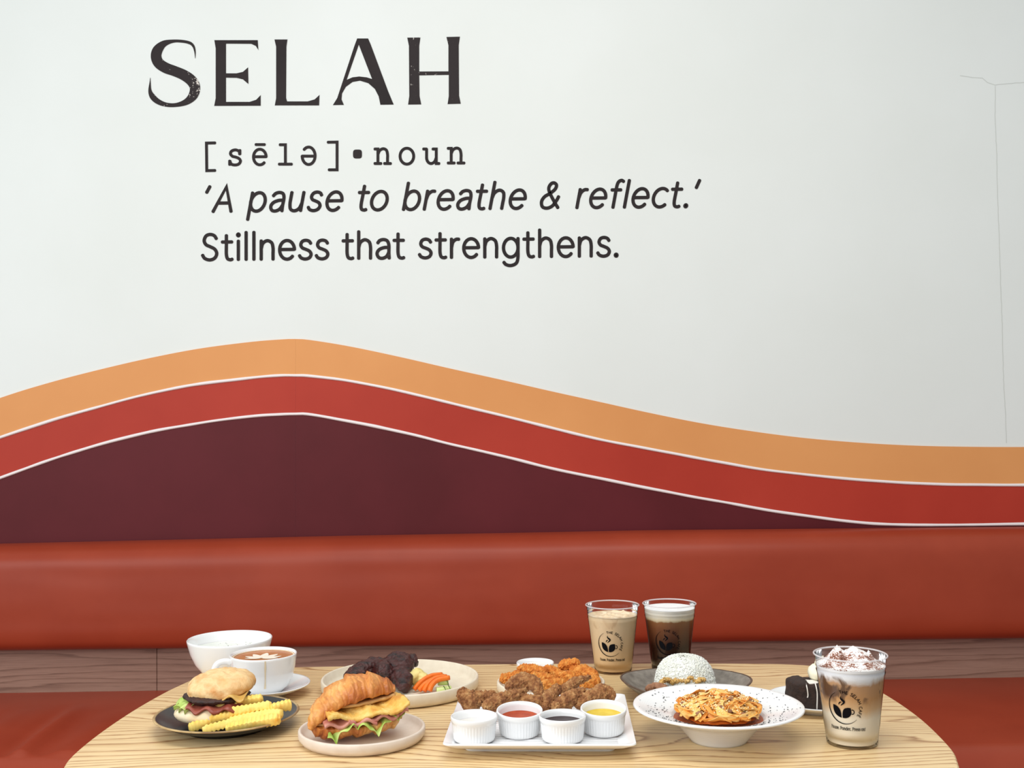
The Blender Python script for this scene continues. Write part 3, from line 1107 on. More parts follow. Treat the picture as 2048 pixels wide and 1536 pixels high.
def flakes(n, pos, size, rnd, flat=.4):
    vs_, fs = [], []
    for _ in range(n):
        p = pos()
        if p is None:
            continue
        a = rnd.uniform(0, 2 * PI)
        s = size * rnd.uniform(.5, 1.35)
        w = s * rnd.uniform(.35, .8)
        u = Vector((math.cos(a), math.sin(a), rnd.uniform(-.2, .2))) * s
        v = Vector((-math.sin(a), math.cos(a), rnd.uniform(-.2, .2))) * w
        t = Vector((0, 0, s * flat))
        b = len(vs_)
        vs_ += [p + u, p + v, p - u * .8, p - v, p + t]
        fs += [(b, b + 1, b + 4), (b + 1, b + 2, b + 4), (b + 2, b + 3, b + 4), (b + 3, b, b + 4), (b, b + 3, b + 2, b + 1)]
    return vs_, fs


rnd = random.Random(5)


def disc_pos(rx, z, r0=0.0, ox=0.0, oy=0.0):
    def f():
        a, r = rnd.uniform(0, 2 * PI), math.sqrt(rnd.uniform((r0 / rx) ** 2, 1)) * rx
        return Vector((ox + r * math.cos(a), oy + r * math.sin(a), z))
    return f


o = mesh('herb_fleck', *flakes(80, disc_pos(.060, .0549), .0011, rnd), 'herb', sp_, smooth=False)
tag(o, kind='stuff')
bub = [ellipsoid(disc_pos(.055, .0545)(), s_, s_, s_ * .5, 10, 6) for s_ in [rnd.uniform(.0012, .0028) for _ in range(26)]]
o = mesh('bubble', *join(*bub), 'soup', sp_)
tag(o, kind='stuff')

# saucer and coffee cup
CX, CY = -.4315, 1.882
sau = mesh('saucer', *lathe([(0, .003), (.030, .003), (.032, 0), (.037, 0), (.039, .004), (.060, .010), (.0770, .0178), (.0787, .0192), (.0780, .0205), (.0760, .0198), (.056, .0128), (.040, .0074), (.036, .006), (0, .006)], 80), 'ceramic', None, loc=T(CX, CY))
tag(sau, 'white ceramic saucer under the coffee cup', 'saucer')
cup = empty('coffee_cup', T(CX, CY, .0062), 0, 'white ceramic cup of latte with leaf foam art on its saucer', 'cup')
cup.scale = (1.055, 1.055, 1.0)
cprof = [(0, .003), (.026, .002), (.0265, 0), (.030, .0), (.032, .003), (.040, .011), (.0465, .024), (.0505, .042), (.0527, .060), (.0533, .0636), (.0524, .0648), (.0512, .0640), (.0498, .056), (.047, .040), (.042, .025), (.034, .012), (.015, .007), (0, .007)]
mesh('cup_body', *lathe(cprof, 80), 'ceramic', cup)
hp = cat_rom([(-.0505, 0, .052), (-.060, 0, .0545), (-.0715, 0, .0515), (-.0775, 0, .041), (-.075, 0, .030), (-.066, 0, .0205), (-.0475, 0, .0185)], 6)
hr = Matrix.Rotation(R(12), 3, 'Z')
mesh('handle', *tube([hr @ p for p in hp], [(.0052, .0034)] * len(hp), 12, upv=(0, 1, 0)), 'ceramic', cup)
cof = mesh('coffee', *lathe([(0, .0592), (.046, .0592), (.0500, .0597), (.0508, .0603)], 64), 'crema', cup)
cof['label'] = 'brown crema with white leaf pattern'
art = []
for th, L_, w_ in ((90, .040, .0130), (58, .036, .0125), (122, .036, .0125), (28, .032, .0115), (152, .032, .0115), (2, .026, .0090), (178, .026, .0090)):
    u_ = Vector((math.cos(R(th)), math.sin(R(th))))
    v2 = Vector((-u_.y, u_.x))
    pp = []
    for k in range(15):
        t = k / 14
        pp.append((t, w_ * .5 * math.sin(PI * t ** .8) ** .7))
    out = [Vector((0, -.016)) + u_ * L_ * (.06 + t) + v2 * h_ for t, h_ in pp] + [Vector((0, -.016)) + u_ * L_ * (.06 + t) - v2 * h_ for t, h_ in reversed(pp[1:-1])]
    art.append(poly_shape([[(q.x, q.y) for q in out]]))
for q, (pv, pf) in enumerate(art):
    mesh('latte_art', [Vector((p[0], p[1], .0595 + q * .00006)) for p in pv], pf, 'latte', cof)
# ring of pale foam against the cup wall
v_, f_ = tube([(.0485 * math.cos(a), .0485 * math.sin(a), .0597) for a in [2 * PI * i / 64 for i in range(64)]], (.0014, .0005), 6, closed=True)
mesh('foam_ring', v_, f_, 'stain', cof)
# a dried run of coffee down the front
ang = math.atan2(-CY, -CX) + .05
dv, df = [], []
outer = [(.0528, .0625), (.0516, .050), (.0500, .040), (.0480, .0285), (.0455, .0215), (.042, .0142)]
for i, (r, z) in enumerate(outer):
    for s in (-1, 1):
        a = ang + s * (.0011 + .0004 * math.sin(i * 1.7)) / r
        dv.append(((r + .0004) * math.cos(a), (r + .0004) * math.sin(a), z))
for i in range(len(outer) - 1):
    df.append((2 * i, 2 * i + 1, 2 * i + 3, 2 * i + 2))
mesh('coffee_run', dv, df, 'stain', cup)

# black plate
PX, PY = -.443, 1.687
bpl = empty('black_plate', T(PX, PY), 0, 'round matte black plate with bronze rim carrying burger and fries', 'plate')
mesh('plate_body', *lathe([(0, .003), (.055, .003), (.057, 0), (.062, 0), (.064, .004), (.088, .011), (.1075, .0215), (.1070, .0228), (.1050, .0225), (.092, .0148), (.078, .0092), (.06, .0078), (0, .0075)], 96), 'blackplate', bpl)
v_, f_ = tube([(.1068 * math.cos(a), .1068 * math.sin(a), .0222) for a in [2 * PI * i / 96 for i in range(96)]], (.0022, .0014), 8, closed=True)
mesh('rim', v_, f_, 'goldrim', bpl)

# ------------------------------------------------------------------ burger and fries
QX, QY = -.457, 1.693
bg = empty('burger', T(QX, QY, .0092), 0, 'soft floury bun burger with charred patty, bacon and lettuce on black plate', 'burger')


def ndisp(s, a, seed, oc=3):
    return lambda v: a * fnoise(v, s, oc, seed)


mesh('bottom_bun', *ellipsoid((-.008, -.009, .0175), .057, .053, .0180, 48, 20, lambda v: .0045 * fnoise(v, 26, 3, 2) - .003 * abs(fnoise(v, 60, 2, 7))), 'bunlow', bg)
v_, f_ = [], []


def sheet(n, m, fn):
    vs_, fs = [], []
    for i in range(n + 1):
        for j in range(m + 1):
            vs_.append(fn(i / n, j / m))
    for i in range(n):
        for j in range(m):
            a = i * (m + 1) + j
            fs.append((a, a + 1, a + m + 2, a + m + 1))
    return vs_, fs


def thick(part, t, axis=(0, 0, 1)):
    vs_, fs = part
    n = len(vs_)
    ax = Vector(axis) * t
    ed = {}
    for f in fs:
        for i in range(len(f)):
            e = (f[i], f[(i + 1) % len(f)])
            ed.setdefault(tuple(sorted(e)), []).append(e)
    ff = list(fs) + [tuple(i + n for i in reversed(f)) for f in fs]
    for k, e in ed.items():
        if len(e) == 1:
            a, b = e[0]
            ff.append((a, a + n, b + n, b))
    return [Vector(v) for v in vs_] + [Vector(v) + ax for v in vs_], ff


def frill(R0, R1, z0, drop, a0, a1, waves, seed, cx=0, cy_=0, n=70, m=6, sy=1.0):
    def fn(u, v):
        a = R(a0 + (a1 - a0) * u)
        r = R0 + (R1 - R0) * v
        w = math.sin(u * waves * 2 * PI + seed) * v
        r += .004 * w + .004 * fnoise((u * 9, v * 2, seed), 1.0, 2, seed) * v
        z = z0 - drop * v * v + .0045 * math.cos(u * waves * 2 * PI * 1.13 + seed) * v + .004 * fnoise((u * 14, v * 3, seed), 1.0, 2, seed + 3)
        return Vector((cx + r * math.cos(a), cy_ + sy * r * math.sin(a), z))
    return thick(sheet(n, m, fn), .0007)


mesh('lettuce_leaf', *frill(.030, .062, .036, .008, 158, 236, 5, 1.2, 0, -.004), 'lettuce', bg)
mesh('bacon_slice', *thick(sheet(40, 8, lambda u, v: Vector((-.036 + .080 * u, -.060 + .050 * v + .003 * math.sin(u * 21) + .016 * (u - .5) ** 2, .0345 + .0035 * math.sin(u * 17 + 1) * (1 - v) - .007 * (1 - v) ** 2))), .0032), 'bacon', bg)
mesh('patty', *ellipsoid((-.001, -.008, .0405), .0500, .048, .0098, 64, 18, ndisp(75, .0085, 5, 4)), 'patty', bg)
mesh('cheese_slice', *thick(sheet(24, 10, lambda u, v: Vector((.004 + .046 * u, -.050 + .056 * v, .0485 - .009 * (1 - v) ** 2 * (.6 + .4 * math.sin(u * 9)) + .001 * math.sin(u * 13)))), .0022), 'cheese', bg)
tb = ellipsoid((0, 0, 0), .0520, .050, .0235, 72, 36, lambda v: .0055 * fnoise(v, 26, 3, 9) - .0050 * max(0, .35 - abs(fnoise(v, 34, 2, 14)) * 3) + .0016 * fnoise(v, 110, 2, 4), flat=-.006)
for v in tb[0]:
    if v[2] < .004:
        v[2] -= .0055 * max(0, 1 - abs(v[0] - .004) / .03) * max(0, -v[1] / .05)
mtx = Matrix.Translation((.003, .0, .0540)) @ Matrix.Rotation(R(-4), 4, 'Y') @ Matrix.Rotation(R(4), 4, 'X')
mesh('top_bun', *xf(tb, mtx), 'bun', bg)


def crinkle_fry(p0, p1, w, seed, bend=.0):
    """square potato stick whose upper and lower faces ripple along its length"""
    a, b = Vector(p0), Vector(p1)
    L = (b - a).length
    n = max(16, int(L / .0008))
    T_ = (b - a).normalized()
    S_ = T_.cross(Vector((0, 0, 1))).normalized()
    U_ = S_.cross(T_)
    tw = .5 * math.sin(seed * 2.3)
    vs_, fs = [], []
    for i in range(n + 1):
        t = i / n
        e = min(1, .55 + 9 * min(t, 1 - t)) * (1 - .10 * math.sin(4 * t + seed))
        c = a.lerp(b, t) + Vector((0, 0, bend * math.sin(PI * t))) + S_ * .0012 * math.sin(3 * t + seed)
        rip = .00075 * math.sin(2 * PI * t * L / .0062 + seed)
        hw, hh = w * .5 * e, w * .5 * e
        sec = [(hw, hh * .6), (hw * .75, hh), (-hw * .75, hh), (-hw, hh * .6), (-hw, -hh * .6), (-hw * .75, -hh), (hw * .75, -hh), (hw, -hh * .6)]
        for (x_, y_) in sec:
            y_ = y_ + (rip if abs(y_) > hh * .9 else rip * .8)
            q = c + S_ * (x_ * math.cos(tw) - y_ * math.sin(tw)) + U_ * (x_ * math.sin(tw) + y_ * math.cos(tw))
            vs_.append(q + Vector((0, 0, .0005 * fnoise(q, 70, 2, seed))))
    for i in range(n):
        for k in range(8):
            l = (k + 1) % 8
            fs.append((i * 8 + k, i * 8 + l, i * 8 + 8 + l, i * 8 + 8 + k))
    fs += [tuple(range(8)), tuple(n * 8 + k for k in reversed(range(8)))]
    return vs_, fs


def zf(x, y, Y):
    return GY(280 + x / 5.12, 1230 + y / 5.12, Y)


FR = [((500, 1160), (900, 1035), 1.624, 1.652), ((640, 1180), (1270, 1030), 1.616, 1.640), ((880, 1165), (1440, 1065), 1.612, 1.622), ((1180, 1040), (1460, 1010), 1.640, 1.634),
      ((700, 985), (1000, 915), 1.650, 1.662), ((840, 930), (1260, 855), 1.664, 1.672), ((905, 1000), (1350, 925), 1.642, 1.656), ((1330, 960), (1550, 920), 1.650, 1.664),
      ((700, 1060), (1180, 1000), 1.638, 1.650), ((900, 1100), (1420, 1020), 1.628, 1.640)]
for i, (a, b, Y0, Y1) in enumerate(FR):
    p0, p1 = zf(a[0], a[1], Y0), zf(b[0], b[1], Y1)
    base = (p0 + p1) / 2
    zmin = TABLE_Z + .0085 + .0055
    p0.z, p1.z = max(p0.z, zmin), max(p1.z, zmin)
    v_, f_ = crinkle_fry(p0 - base, p1 - base, .0128, i, .001)
    o = mesh('crinkle_fry', v_, f_, 'fry', None, loc=base, sharp=38)
    tag(o, {7: 'short crinkle fry at the end of the heap lying towards the plate rim', 5: 'thick crinkle fry lying highest in the heap against the burger'}.get(i, 'golden crinkle-cut potato fry in the pile beside the burger on the black plate'), 'fry', 'crinkle fries on the black plate')

# ------------------------------------------------------------------ croissant sandwich
SX, SY = -.226, 1.615
rim_plate('cream_plate', SX, SY, .0925, .019, 'cream_in', 'small cream stoneware plate with upright rim under the croissant sandwich')
cs = empty('croissant_sandwich', T(SX - .006, SY - .006, .0088), R(20), 'golden flaky croissant sandwich filled with egg, ham and lettuce', 'sandwich')
cs.scale = (.89, 1.0, 1.0)


def croissant_half(path, rads, seg, flat_z, lower, seed, lobes=6):
    P = cat_rom(path, 10)
    Rd = cat_rom([(a, b, 0) for a, b in rads], 10)
    n = len(P)
    rr = []
    for i in range(n):
        t = i / (n - 1)
        k = 1.0
        rr.append((max(.001, Rd[i].x * k), max(.001, Rd[i].y * k)))

    def dsp(v, c, t, a):
        d = v - c
        saw = (t * lobes + .28 * math.cos(a) + .10 * noise.noise(c * 60)) % 1.0
        d *= .90 + .20 * (1 - saw) ** 1.6
        if lower:
            if d.z > 0:
                d.z *= .15
        else:
            if d.z < 0:
                d.z *= .18
        q = c + d
        return q + d.normalized() * (.0016 * fnoise(q, 55, 3, seed) + .0005 * math.sin(t * 95 + a * 2 + 5 * noise.noise(q * 40)))
    return tube(P, rr, seg, disp=dsp)


mesh('bottom_half', *croissant_half([(-.072, -.010, .020), (-.058, -.006, .0205), (-.025, -.002, .021), (.015, 0, .022), (.050, .002, .024), (.073, .006, .028)],
                                    [(.014, .012), (.030, .0185), (.040, .0200), (.041, .0205), (.034, .0195), (.010, .010)], 32, 0, True, 3), 'croissant', cs)
mesh('bottom_crumb', *thick(sheet(30, 8, lambda u, v: Vector((-.070 + .140 * u, (-.030 + .060 * v) * math.sin(PI * min(1, .12 + .80 * u)) - .004, .0225 + .006 * u * u + .0015 * fnoise((u * 8, v * 5, 0), 1, 2)))), .003), 'crumbside', cs)
TPATH = [(-.080, -.016, .018), (-.070, -.012, .032), (-.048, -.004, .047), (-.014, .004, .0565), (.020, .008, .0600), (.048, .010, .0590), (.064, .010, .0575)]
mesh('top_half', *croissant_half(TPATH, [(.004, .005), (.016, .013), (.028, .020), (.037, .0275), (.036, .0260), (.026, .018), (.012, .008)], 36, 0, False, 8, 6), 'croissant', cs)
mesh('top_crumb', *thick(sheet(24, 6, lambda u, v: Vector((-.05 + .112 * u, (-.026 + .05 * v) * math.sin(PI * (.2 + .65 * u)) + .002, .0435 + .0085 * u + .0010 * fnoise((u * 9, v * 5, 4), 1, 2)))), .004), 'crumbside', cs)
mesh('egg_omelette', *thick(sheet(50, 14, lambda u, v: Vector((-.058 + .132 * u, -.043 + .066 * v + .004 * math.sin(u * 6) - .016 * (u - .5) ** 2 * 4 * (.5 - v), .0375 + .0095 * u + .0032 * math.sin(u * 13 + v * 4) + .003 * fnoise((u * 12, v * 6, 1), 1, 3) - .010 * (1 - v) ** 3 * math.sin(u * PI) + .0022 * fnoise((u * 40, v * 20, 7), 1, 2)))), .0050), 'egg', cs)
for i, (x0, L, z0, y0) in enumerate(((-.062, .050, .0285, -.043), (-.024, .046, .0300, -.045), (.014, .044, .0335, -.043), (.038, .038, .0365, -.036))):
    mesh('ham_slice', *thick(sheet(24, 8, lambda u, v: Vector((x0 + L * u, y0 + .045 * v, z0 + .0035 * math.sin(u * 9 + i * 2) * (1 - .5 * v) - .004 * (1 - v) ** 2))), .0045), 'ham', cs)


def lett(u, v):
    w = 1 - v
    return Vector((-.058 + .128 * u + .003 * math.sin(v * 7 + u * 25), -.049 + .05 * v - .002 * math.sin(u * 30) * w + .010 * (abs(u - .45) * 2) ** 2 * w,
                   .0285 + .009 * u - (.008 + .016 * max(0, math.sin(u * 11.5 + .6)) + .007 * fnoise((u * 9, 0, 2), 1, 2)) * w ** 1.6 + .0025 * math.sin(u * 46) * w))


mesh('lettuce_leaf', *thick(sheet(80, 10, lett), .0008), 'lettuce', cs)

# ------------------------------------------------------------------ rib plate
RX, RY = -.199, 1.905
rim_plate('cream_plate', RX - .001, RY, .1358, .024, 'cream', 'wide cream stoneware plate with upright rim under the barbecue ribs')


def crusty(pts, seed, amp=.0032, freq=85, seg=26, sub=7, flat=1.0, rs=1.0, hf=1.0, ridged=False):
    """lumpy fried or glazed piece: pts (px, py, Y, radius px) -> world mesh"""
    P, Rr = [], []
    for (x, y, Y, r) in pts:
        P.append(GY(x, y, Y))
        Rr.append(r * Y / F_PX * rs)
    d0, d1 = (P[0] - P[1]).normalized(), (P[-1] - P[-2]).normalized()
    P = [P[0] + d0 * Rr[0] * .95, P[0] + d0 * Rr[0] * .6] + P + [P[-1] + d1 * Rr[-1] * .6, P[-1] + d1 * Rr[-1] * .95]
    Rr = [Rr[0] * .2, Rr[0] * .7] + Rr + [Rr[-1] * .7, Rr[-1] * .2]
    pp = cat_rom(P, sub)
    rr = [max(.0012, q.x) for q in cat_rom([(r, 0, 0) for r in Rr], sub)]

    def dsp(v, c, t, a):
        d = (v - c)
        if d.length < 1e-6:
            return v
        return v + d.normalized() * (amp * ((.55 - 2.0 * abs(fnoise(v, freq, 3, seed))) if ridged else fnoise(v, freq, 3, seed)) + amp * hf * fnoise(v, freq * 4.2, 2, seed + 4))
    return tube(pp, [(r, r * flat) for r in rr], seg, disp=dsp)


def piece(name, pts, m, label, cat, group, seed, base_z=None, **kw):
    v_, f_ = crusty(pts, seed, **kw)
    zmin = min(v.z for v in v_)
    if base_z is not None and zmin < TABLE_Z + base_z:
        for v in v_:
            if v.z < TABLE_Z + base_z:
                v.z = TABLE_Z + base_z + (v.z - TABLE_Z - base_z) * .03
        zmin = TABLE_Z + base_z
    cx_ = sum(v.x for v in v_) / len(v_)
    cy2 = sum(v.y for v in v_) / len(v_)
    o = mesh(name, v_, f_, m)
    rebase(o, (cx_, cy2, zmin))
    tag(o, label, cat, group)
    return o


piece('rib_slab', [(798, 1328, 1.935, 26), (800, 1342, 1.91, 25), (803, 1358, 1.885, 20), (806, 1374, 1.855, 13)], 'rib', 'dark glazed barbecue rib slab leaning beside the potato wedge', 'ribs', None, 3, .007, amp=.0090, freq=36, seg=64, sub=18, hf=.36)
piece('rib_slab', [(697, 1352, 1.915, 11), (715, 1345, 1.92, 16), (735, 1337, 1.93, 19), (757, 1336, 1.935, 20), (772, 1348, 1.90, 20)], 'rib', 'dark glazed barbecue rib slab lying behind the croissant top', 'ribs', None, 6, .007, amp=.0090, freq=36, seg=64, sub=18, hf=.36)
piece('rib_slab', [(752, 1332, 1.95, 10), (785, 1324, 1.955, 14), (815, 1320, 1.955, 13), (828, 1326, 1.94, 9)], 'rib', 'dark glazed barbecue rib piece lying on top of the other ribs', 'ribs', None, 9, .007, amp=.0070, freq=40, seg=56, sub=16, hf=.36)
piece('potato_mash', [(820, 1355, 1.885, 12), (836, 1353, 1.895, 15), (850, 1361, 1.885, 10)], 'mash', 'buttery yellow potato mash with herb flecks beside the ribs', 'potato', None, 12, .0065, amp=.004, freq=70)


def stick(pts, w, h, seed):
    P = cat_rom([GY(*p) for p in pts], 6)
    return tube(P, [(w / 2, h / 2)] * len(P), 10, sq=.5)


for i, pts in enumerate(([(828, 1379, 1.862), (842, 1364, 1.868), (862, 1352, 1.880), (884, 1349, 1.890)], [(838, 1381, 1.852), (850, 1368, 1.858), (868, 1358, 1.868), (888, 1352, 1.880)],
                         [(859, 1382, 1.842), (864, 1370, 1.846), (876, 1360, 1.854), (899, 1355, 1.862)], [(848, 1382, 1.848), (858, 1366, 1.856), (872, 1356, 1.864), (893, 1353, 1.874)])):
    v_, f_ = stick(pts, .0075, .0075, i)
    mz = min(v.z for v in v_)
    if mz < TABLE_Z + .0065:
        v_ = [v + Vector((0, 0, max(0, (TABLE_Z + .0065 - v.z)))) for v in v_]
        mz = TABLE_Z + .0065
    o = rebase(mesh('carrot_stick', v_, f_, 'carrot'), (*GY(*pts[1]).xy, mz))
    tag(o, 'curved orange carrot stick in the bundle beside the ribs', 'carrot', 'carrot sticks on the rib plate')
for i, (x0, y0, x1, y1, Y) in enumerate(((873, 1376, 893, 1374, 1.845), (880, 1371, 902, 1369, 1.852), (876, 1369, 896, 1365, 1.862))):
    a, b = GY(x0, y0, Y), GY(x1, y1, Y + .004)
    a.z = b.z = max(TABLE_Z + .0125 + (.0105 if i == 2 else 0), (a.z + b.z) / 2 if i == 2 else 0)
    e = empty('cucumber_stick', Vector(((a.x + b.x) / 2, (a.y + b.y) / 2, a.z - .0055)), 0, 'pale cucumber stick lying on top of the two others' if i == 2 else 'pale cucumber stick with dark green skin beside the carrots', 'cucumber', 'cucumber sticks on the rib plate')
    L = (b - a).length
    rz = math.atan2(b.y - a.y, b.x - a.x)
    rt_ = Matrix.Rotation(rz, 4, 'Z')
    P = [rt_ @ Vector((-L / 2 + L * k / 6, 0, .0055)) for k in range(7)]
    mesh('flesh', *tube(P, (.0055, .0055), 12, sq=.5), 'cucflesh', e)
    P = [rt_ @ Vector((L / 2 - .004, -.0058 + .0116 * k / 6, .0112)) for k in range(7)]
    P2 = [rt_ @ Vector((L / 2 - .004 + .0044 * k / 5, -.0058, .0112 - .002 * k)) for k in range(6)]
    mesh('skin', *join(tube(P, (.0008, .0005), 6), tube(P2, (.0008, .0005), 6)), 'cucskin', e)

# ------------------------------------------------------------------ square platter, chicken, ramekins
LX, LY, LR = .037, 1.640, -.043
pl = empty('square_platter', T(LX, LY), LR, 'white ribbed square platter on a raised foot under brown fried chicken', 'platter')


def rrect(w, d, r, n=6):
    out = []
    for (sx, sy, a0) in ((1, 1, 0), (-1, 1, 90), (-1, -1, 180), (1, -1, 270)):
        for k in range(n + 1):
            a = R(a0 + 90 * k / n)
            out.append((sx * (w / 2 - r) + r * math.cos(a), sy * (d / 2 - r) + r * math.sin(a)))
    return out


def loft(levels):
    vs_, fs = [], []
    n = len(levels[0][0])
    for lp, z in levels:
        vs_ += [(x, y, z) for x, y in lp]
    for l in range(len(levels) - 1):
        for i in range(n):
            j = (i + 1) % n
            fs.append((l * n + i, l * n + j, (l + 1) * n + j, (l + 1) * n + i))
    fs.append(tuple(reversed(range(n))))
    fs.append(tuple((len(levels) - 1) * n + i for i in range(n)))
    return vs_, fs


W, D = .266, .276
mesh('platter_body', *loft([(rrect(W - .046, D - .046, .012), .0095), (rrect(W - .02, D - .02, .012), .0145), (rrect(W - .003, D - .003, .010), .0195), (rrect(W, D, .010), .0212), (rrect(W - .001, D - .001, .010), .0228), (rrect(W - .005, D - .005, .010), .0232), (rrect(W - .030, D - .030, .012), .0172), (rrect(W - .042, D - .042, .012), .0158)]), 'platter', pl, sharp=35)
mesh('foot', *loft([(rrect(W - .056, D - .09, .010), 0), (rrect(W - .054, D - .088, .010), .0015), (rrect(W - .054, D - .088, .010), .0098)]), 'platter', pl, sharp=35)
for i in range(24):
    y = -D / 2 + .026 + i * (D - .052) / 23
    mesh('rib_line', *tube([(-W / 2 + .024, y, .0158), (W / 2 - .024, y, .0158)], (.0022, .0008), 8), 'platter', pl)


def ramekin(loc, sauce, level, label, tx=0.0, scale=1.0):
    e = empty('ramekin', loc, 0, label, 'ramekin')
    e.rotation_euler = (R(tx), 0, 0)
    prof = [(0, .001), (.0262, .001), (.0268, 0), (.0282, .0008), (.0288, .004), (.0305, .022), (.0312, .0255), (.0322, .0262), (.0328, .029), (.0330, .0325), (.0322, .0338), (.0310, .0334), (.0298, .028), (.0284, .010), (.026, .0055), (.01, .005), (0, .005)]

    def rad(a, r, z):
        if z < .024 and z > .003 and r > .0286:
            return r + .0005 * math.cos(a * 44), z
        return r, z
    o_ = mesh('ramekin_body', *xf(lathe(prof, 176, rad), Matrix.Scale(scale, 4)), 'ceramic', e)
    rr = .0284 + (.0298 - .0284) * (level - .010) / .018
    s = mesh('sauce', *xf(lathe([(0, level), (rr * .8, level), (rr - .0003, level + .0006)], 48), Matrix.Scale(scale, 4)), sauce, e)
    return e


for (x, yb, Y, sauce, lv, lab, tx) in ((948.5, 1487, 1.546, 's_white', .0215, 'small white fluted ramekin holding pale dip at a front corner of the platter', 0),
                                       (1039.7, 1482, 1.572, 's_red', .0205, 'small white fluted ramekin holding red chilli sauce', 6),
                                       (1125.2, 1488, 1.543, 's_dark', .0235, 'small white fluted ramekin holding dark brown sauce', 0),
                                       (1207.3, 1478, 1.576, 's_yellow', .0205, 'small white fluted ramekin holding yellow mustard sauce', 6)):
    g = GY(x, 1470, Y)
    ramekin(T(g.x, Y, .0170 + (.0028 if tx > 0 else .0010)), sauce, lv, lab, tx)

BRL = ['knobbly brown fried chicken drumstick at the platter edge beside the rib plate', 'long brown fried chicken wing lying behind the pale dip ramekin', 'curled brown fried chicken piece resting high against the orange wings', 'small brown fried chicken piece tucked low behind the red chilli ramekin',
       'slanting brown fried chicken piece in the middle of the platter heap', 'thin brown chicken wing tip pointing up towards the milk tea cup', 'brown fried chicken stick just behind the dark sauce ramekin', 'fat brown fried chicken piece behind the yellow mustard ramekin']
for i, pts in enumerate(([(926, 1388, 1.665, 12), (943, 1401, 1.66, 18), (962, 1395, 1.665, 11), (984, 1389, 1.67, 8)],
                         [(974, 1411, 1.635, 10), (1000, 1403, 1.645, 13), (1028, 1391, 1.66, 11), (1050, 1381, 1.675, 5)],
                         [(1020, 1372, 1.725, 10), (1040, 1364, 1.725, 14), (1064, 1365, 1.72, 13), (1076, 1380, 1.705, 9), (1080, 1391, 1.695, 5)],
                         [(1027, 1403, 1.66, 8), (1055, 1402, 1.66, 11), (1077, 1404, 1.655, 11)],
                         [(1113, 1378, 1.69, 9), (1101, 1394, 1.675, 12), (1091, 1411, 1.655, 12)],
                         [(1178, 1353, 1.745, 4), (1150, 1366, 1.735, 8), (1126, 1381, 1.72, 9)],
                         [(1113, 1415, 1.64, 10), (1130, 1404, 1.65, 13), (1150, 1392, 1.665, 12), (1165, 1383, 1.68, 7)],
                         [(1157, 1408, 1.655, 9), (1180, 1397, 1.665, 13), (1204, 1388, 1.68, 16), (1219, 1390, 1.68, 12)])):
    piece('fried_chicken_piece', pts, 'crust', BRL[i], 'fried chicken', 'brown fried chicken on the square platter', i + 20, .0165, amp=.0042, freq=80, seg=64, sub=18, rs=1.14)

# wings plate behind
WX, WY = .060, 1.874
rim_plate('cream_plate', WX, WY, .0920, .021, 'cream', 'cream stoneware plate of orange wings between the platter and the iced drinks')
OR = 'orange crumbed chicken wing lying low in the middle of the wings heap'
ORL = {0: 'orange crumbed wing leaning before the white dip ramekin', 1: 'orange crumbed wing at the plate rim towards the rib plate', 3: 'topmost orange crumbed wing of the wings heap', 4: 'large orange crumbed wing next to the milk tea cup', 7: 'orange crumbed wing at the foot of the heap touching the brown chicken', 8: 'orange crumbed wing under the large one next to the milk tea cup'}
for i, pts in enumerate(([(1042, 1338, 1.885, 8), (1062, 1340, 1.885, 10), (1086, 1344, 1.88, 9)], [(1008, 1358, 1.875, 9), (1024, 1356, 1.88, 10)],
                         [(1094, 1341, 1.895, 9), (1110, 1347, 1.888, 11), (1122, 1353, 1.88, 9)], [(1124, 1332, 1.895, 8), (1140, 1328, 1.895, 9), (1152, 1325, 1.895, 8)],
                         [(1148, 1342, 1.885, 10), (1168, 1345, 1.88, 13), (1188, 1353, 1.87, 10)], [(1068, 1353, 1.855, 9), (1088, 1357, 1.853, 11), (1108, 1361, 1.85, 8)],
                         [(1120, 1352, 1.87, 9), (1138, 1354, 1.868, 11), (1156, 1355, 1.87, 9)], [(1082, 1374, 1.83, 10), (1104, 1370, 1.835, 11), (1124, 1367, 1.84, 9)],
                         [(1166, 1365, 1.85, 10), (1190, 1363, 1.855, 11)], [(1030, 1352, 1.865, 9), (1048, 1356, 1.86, 10)])):
    piece('chicken_wing', pts, 'crusto', ORL.get(i, OR), 'chicken wing', 'orange wings on the cream plate', i + 40, .0065, amp=.0036, freq=90, seg=52, sub=18, rs=1.12)
g = GY(1070.5, 1330, 1.930)
ramekin(T(g.x, 1.930, .0063), 's_white', .027, 'small white fluted ramekin of white dip behind the orange wings', 0, 1.0)

# ------------------------------------------------------------------ iced drinks


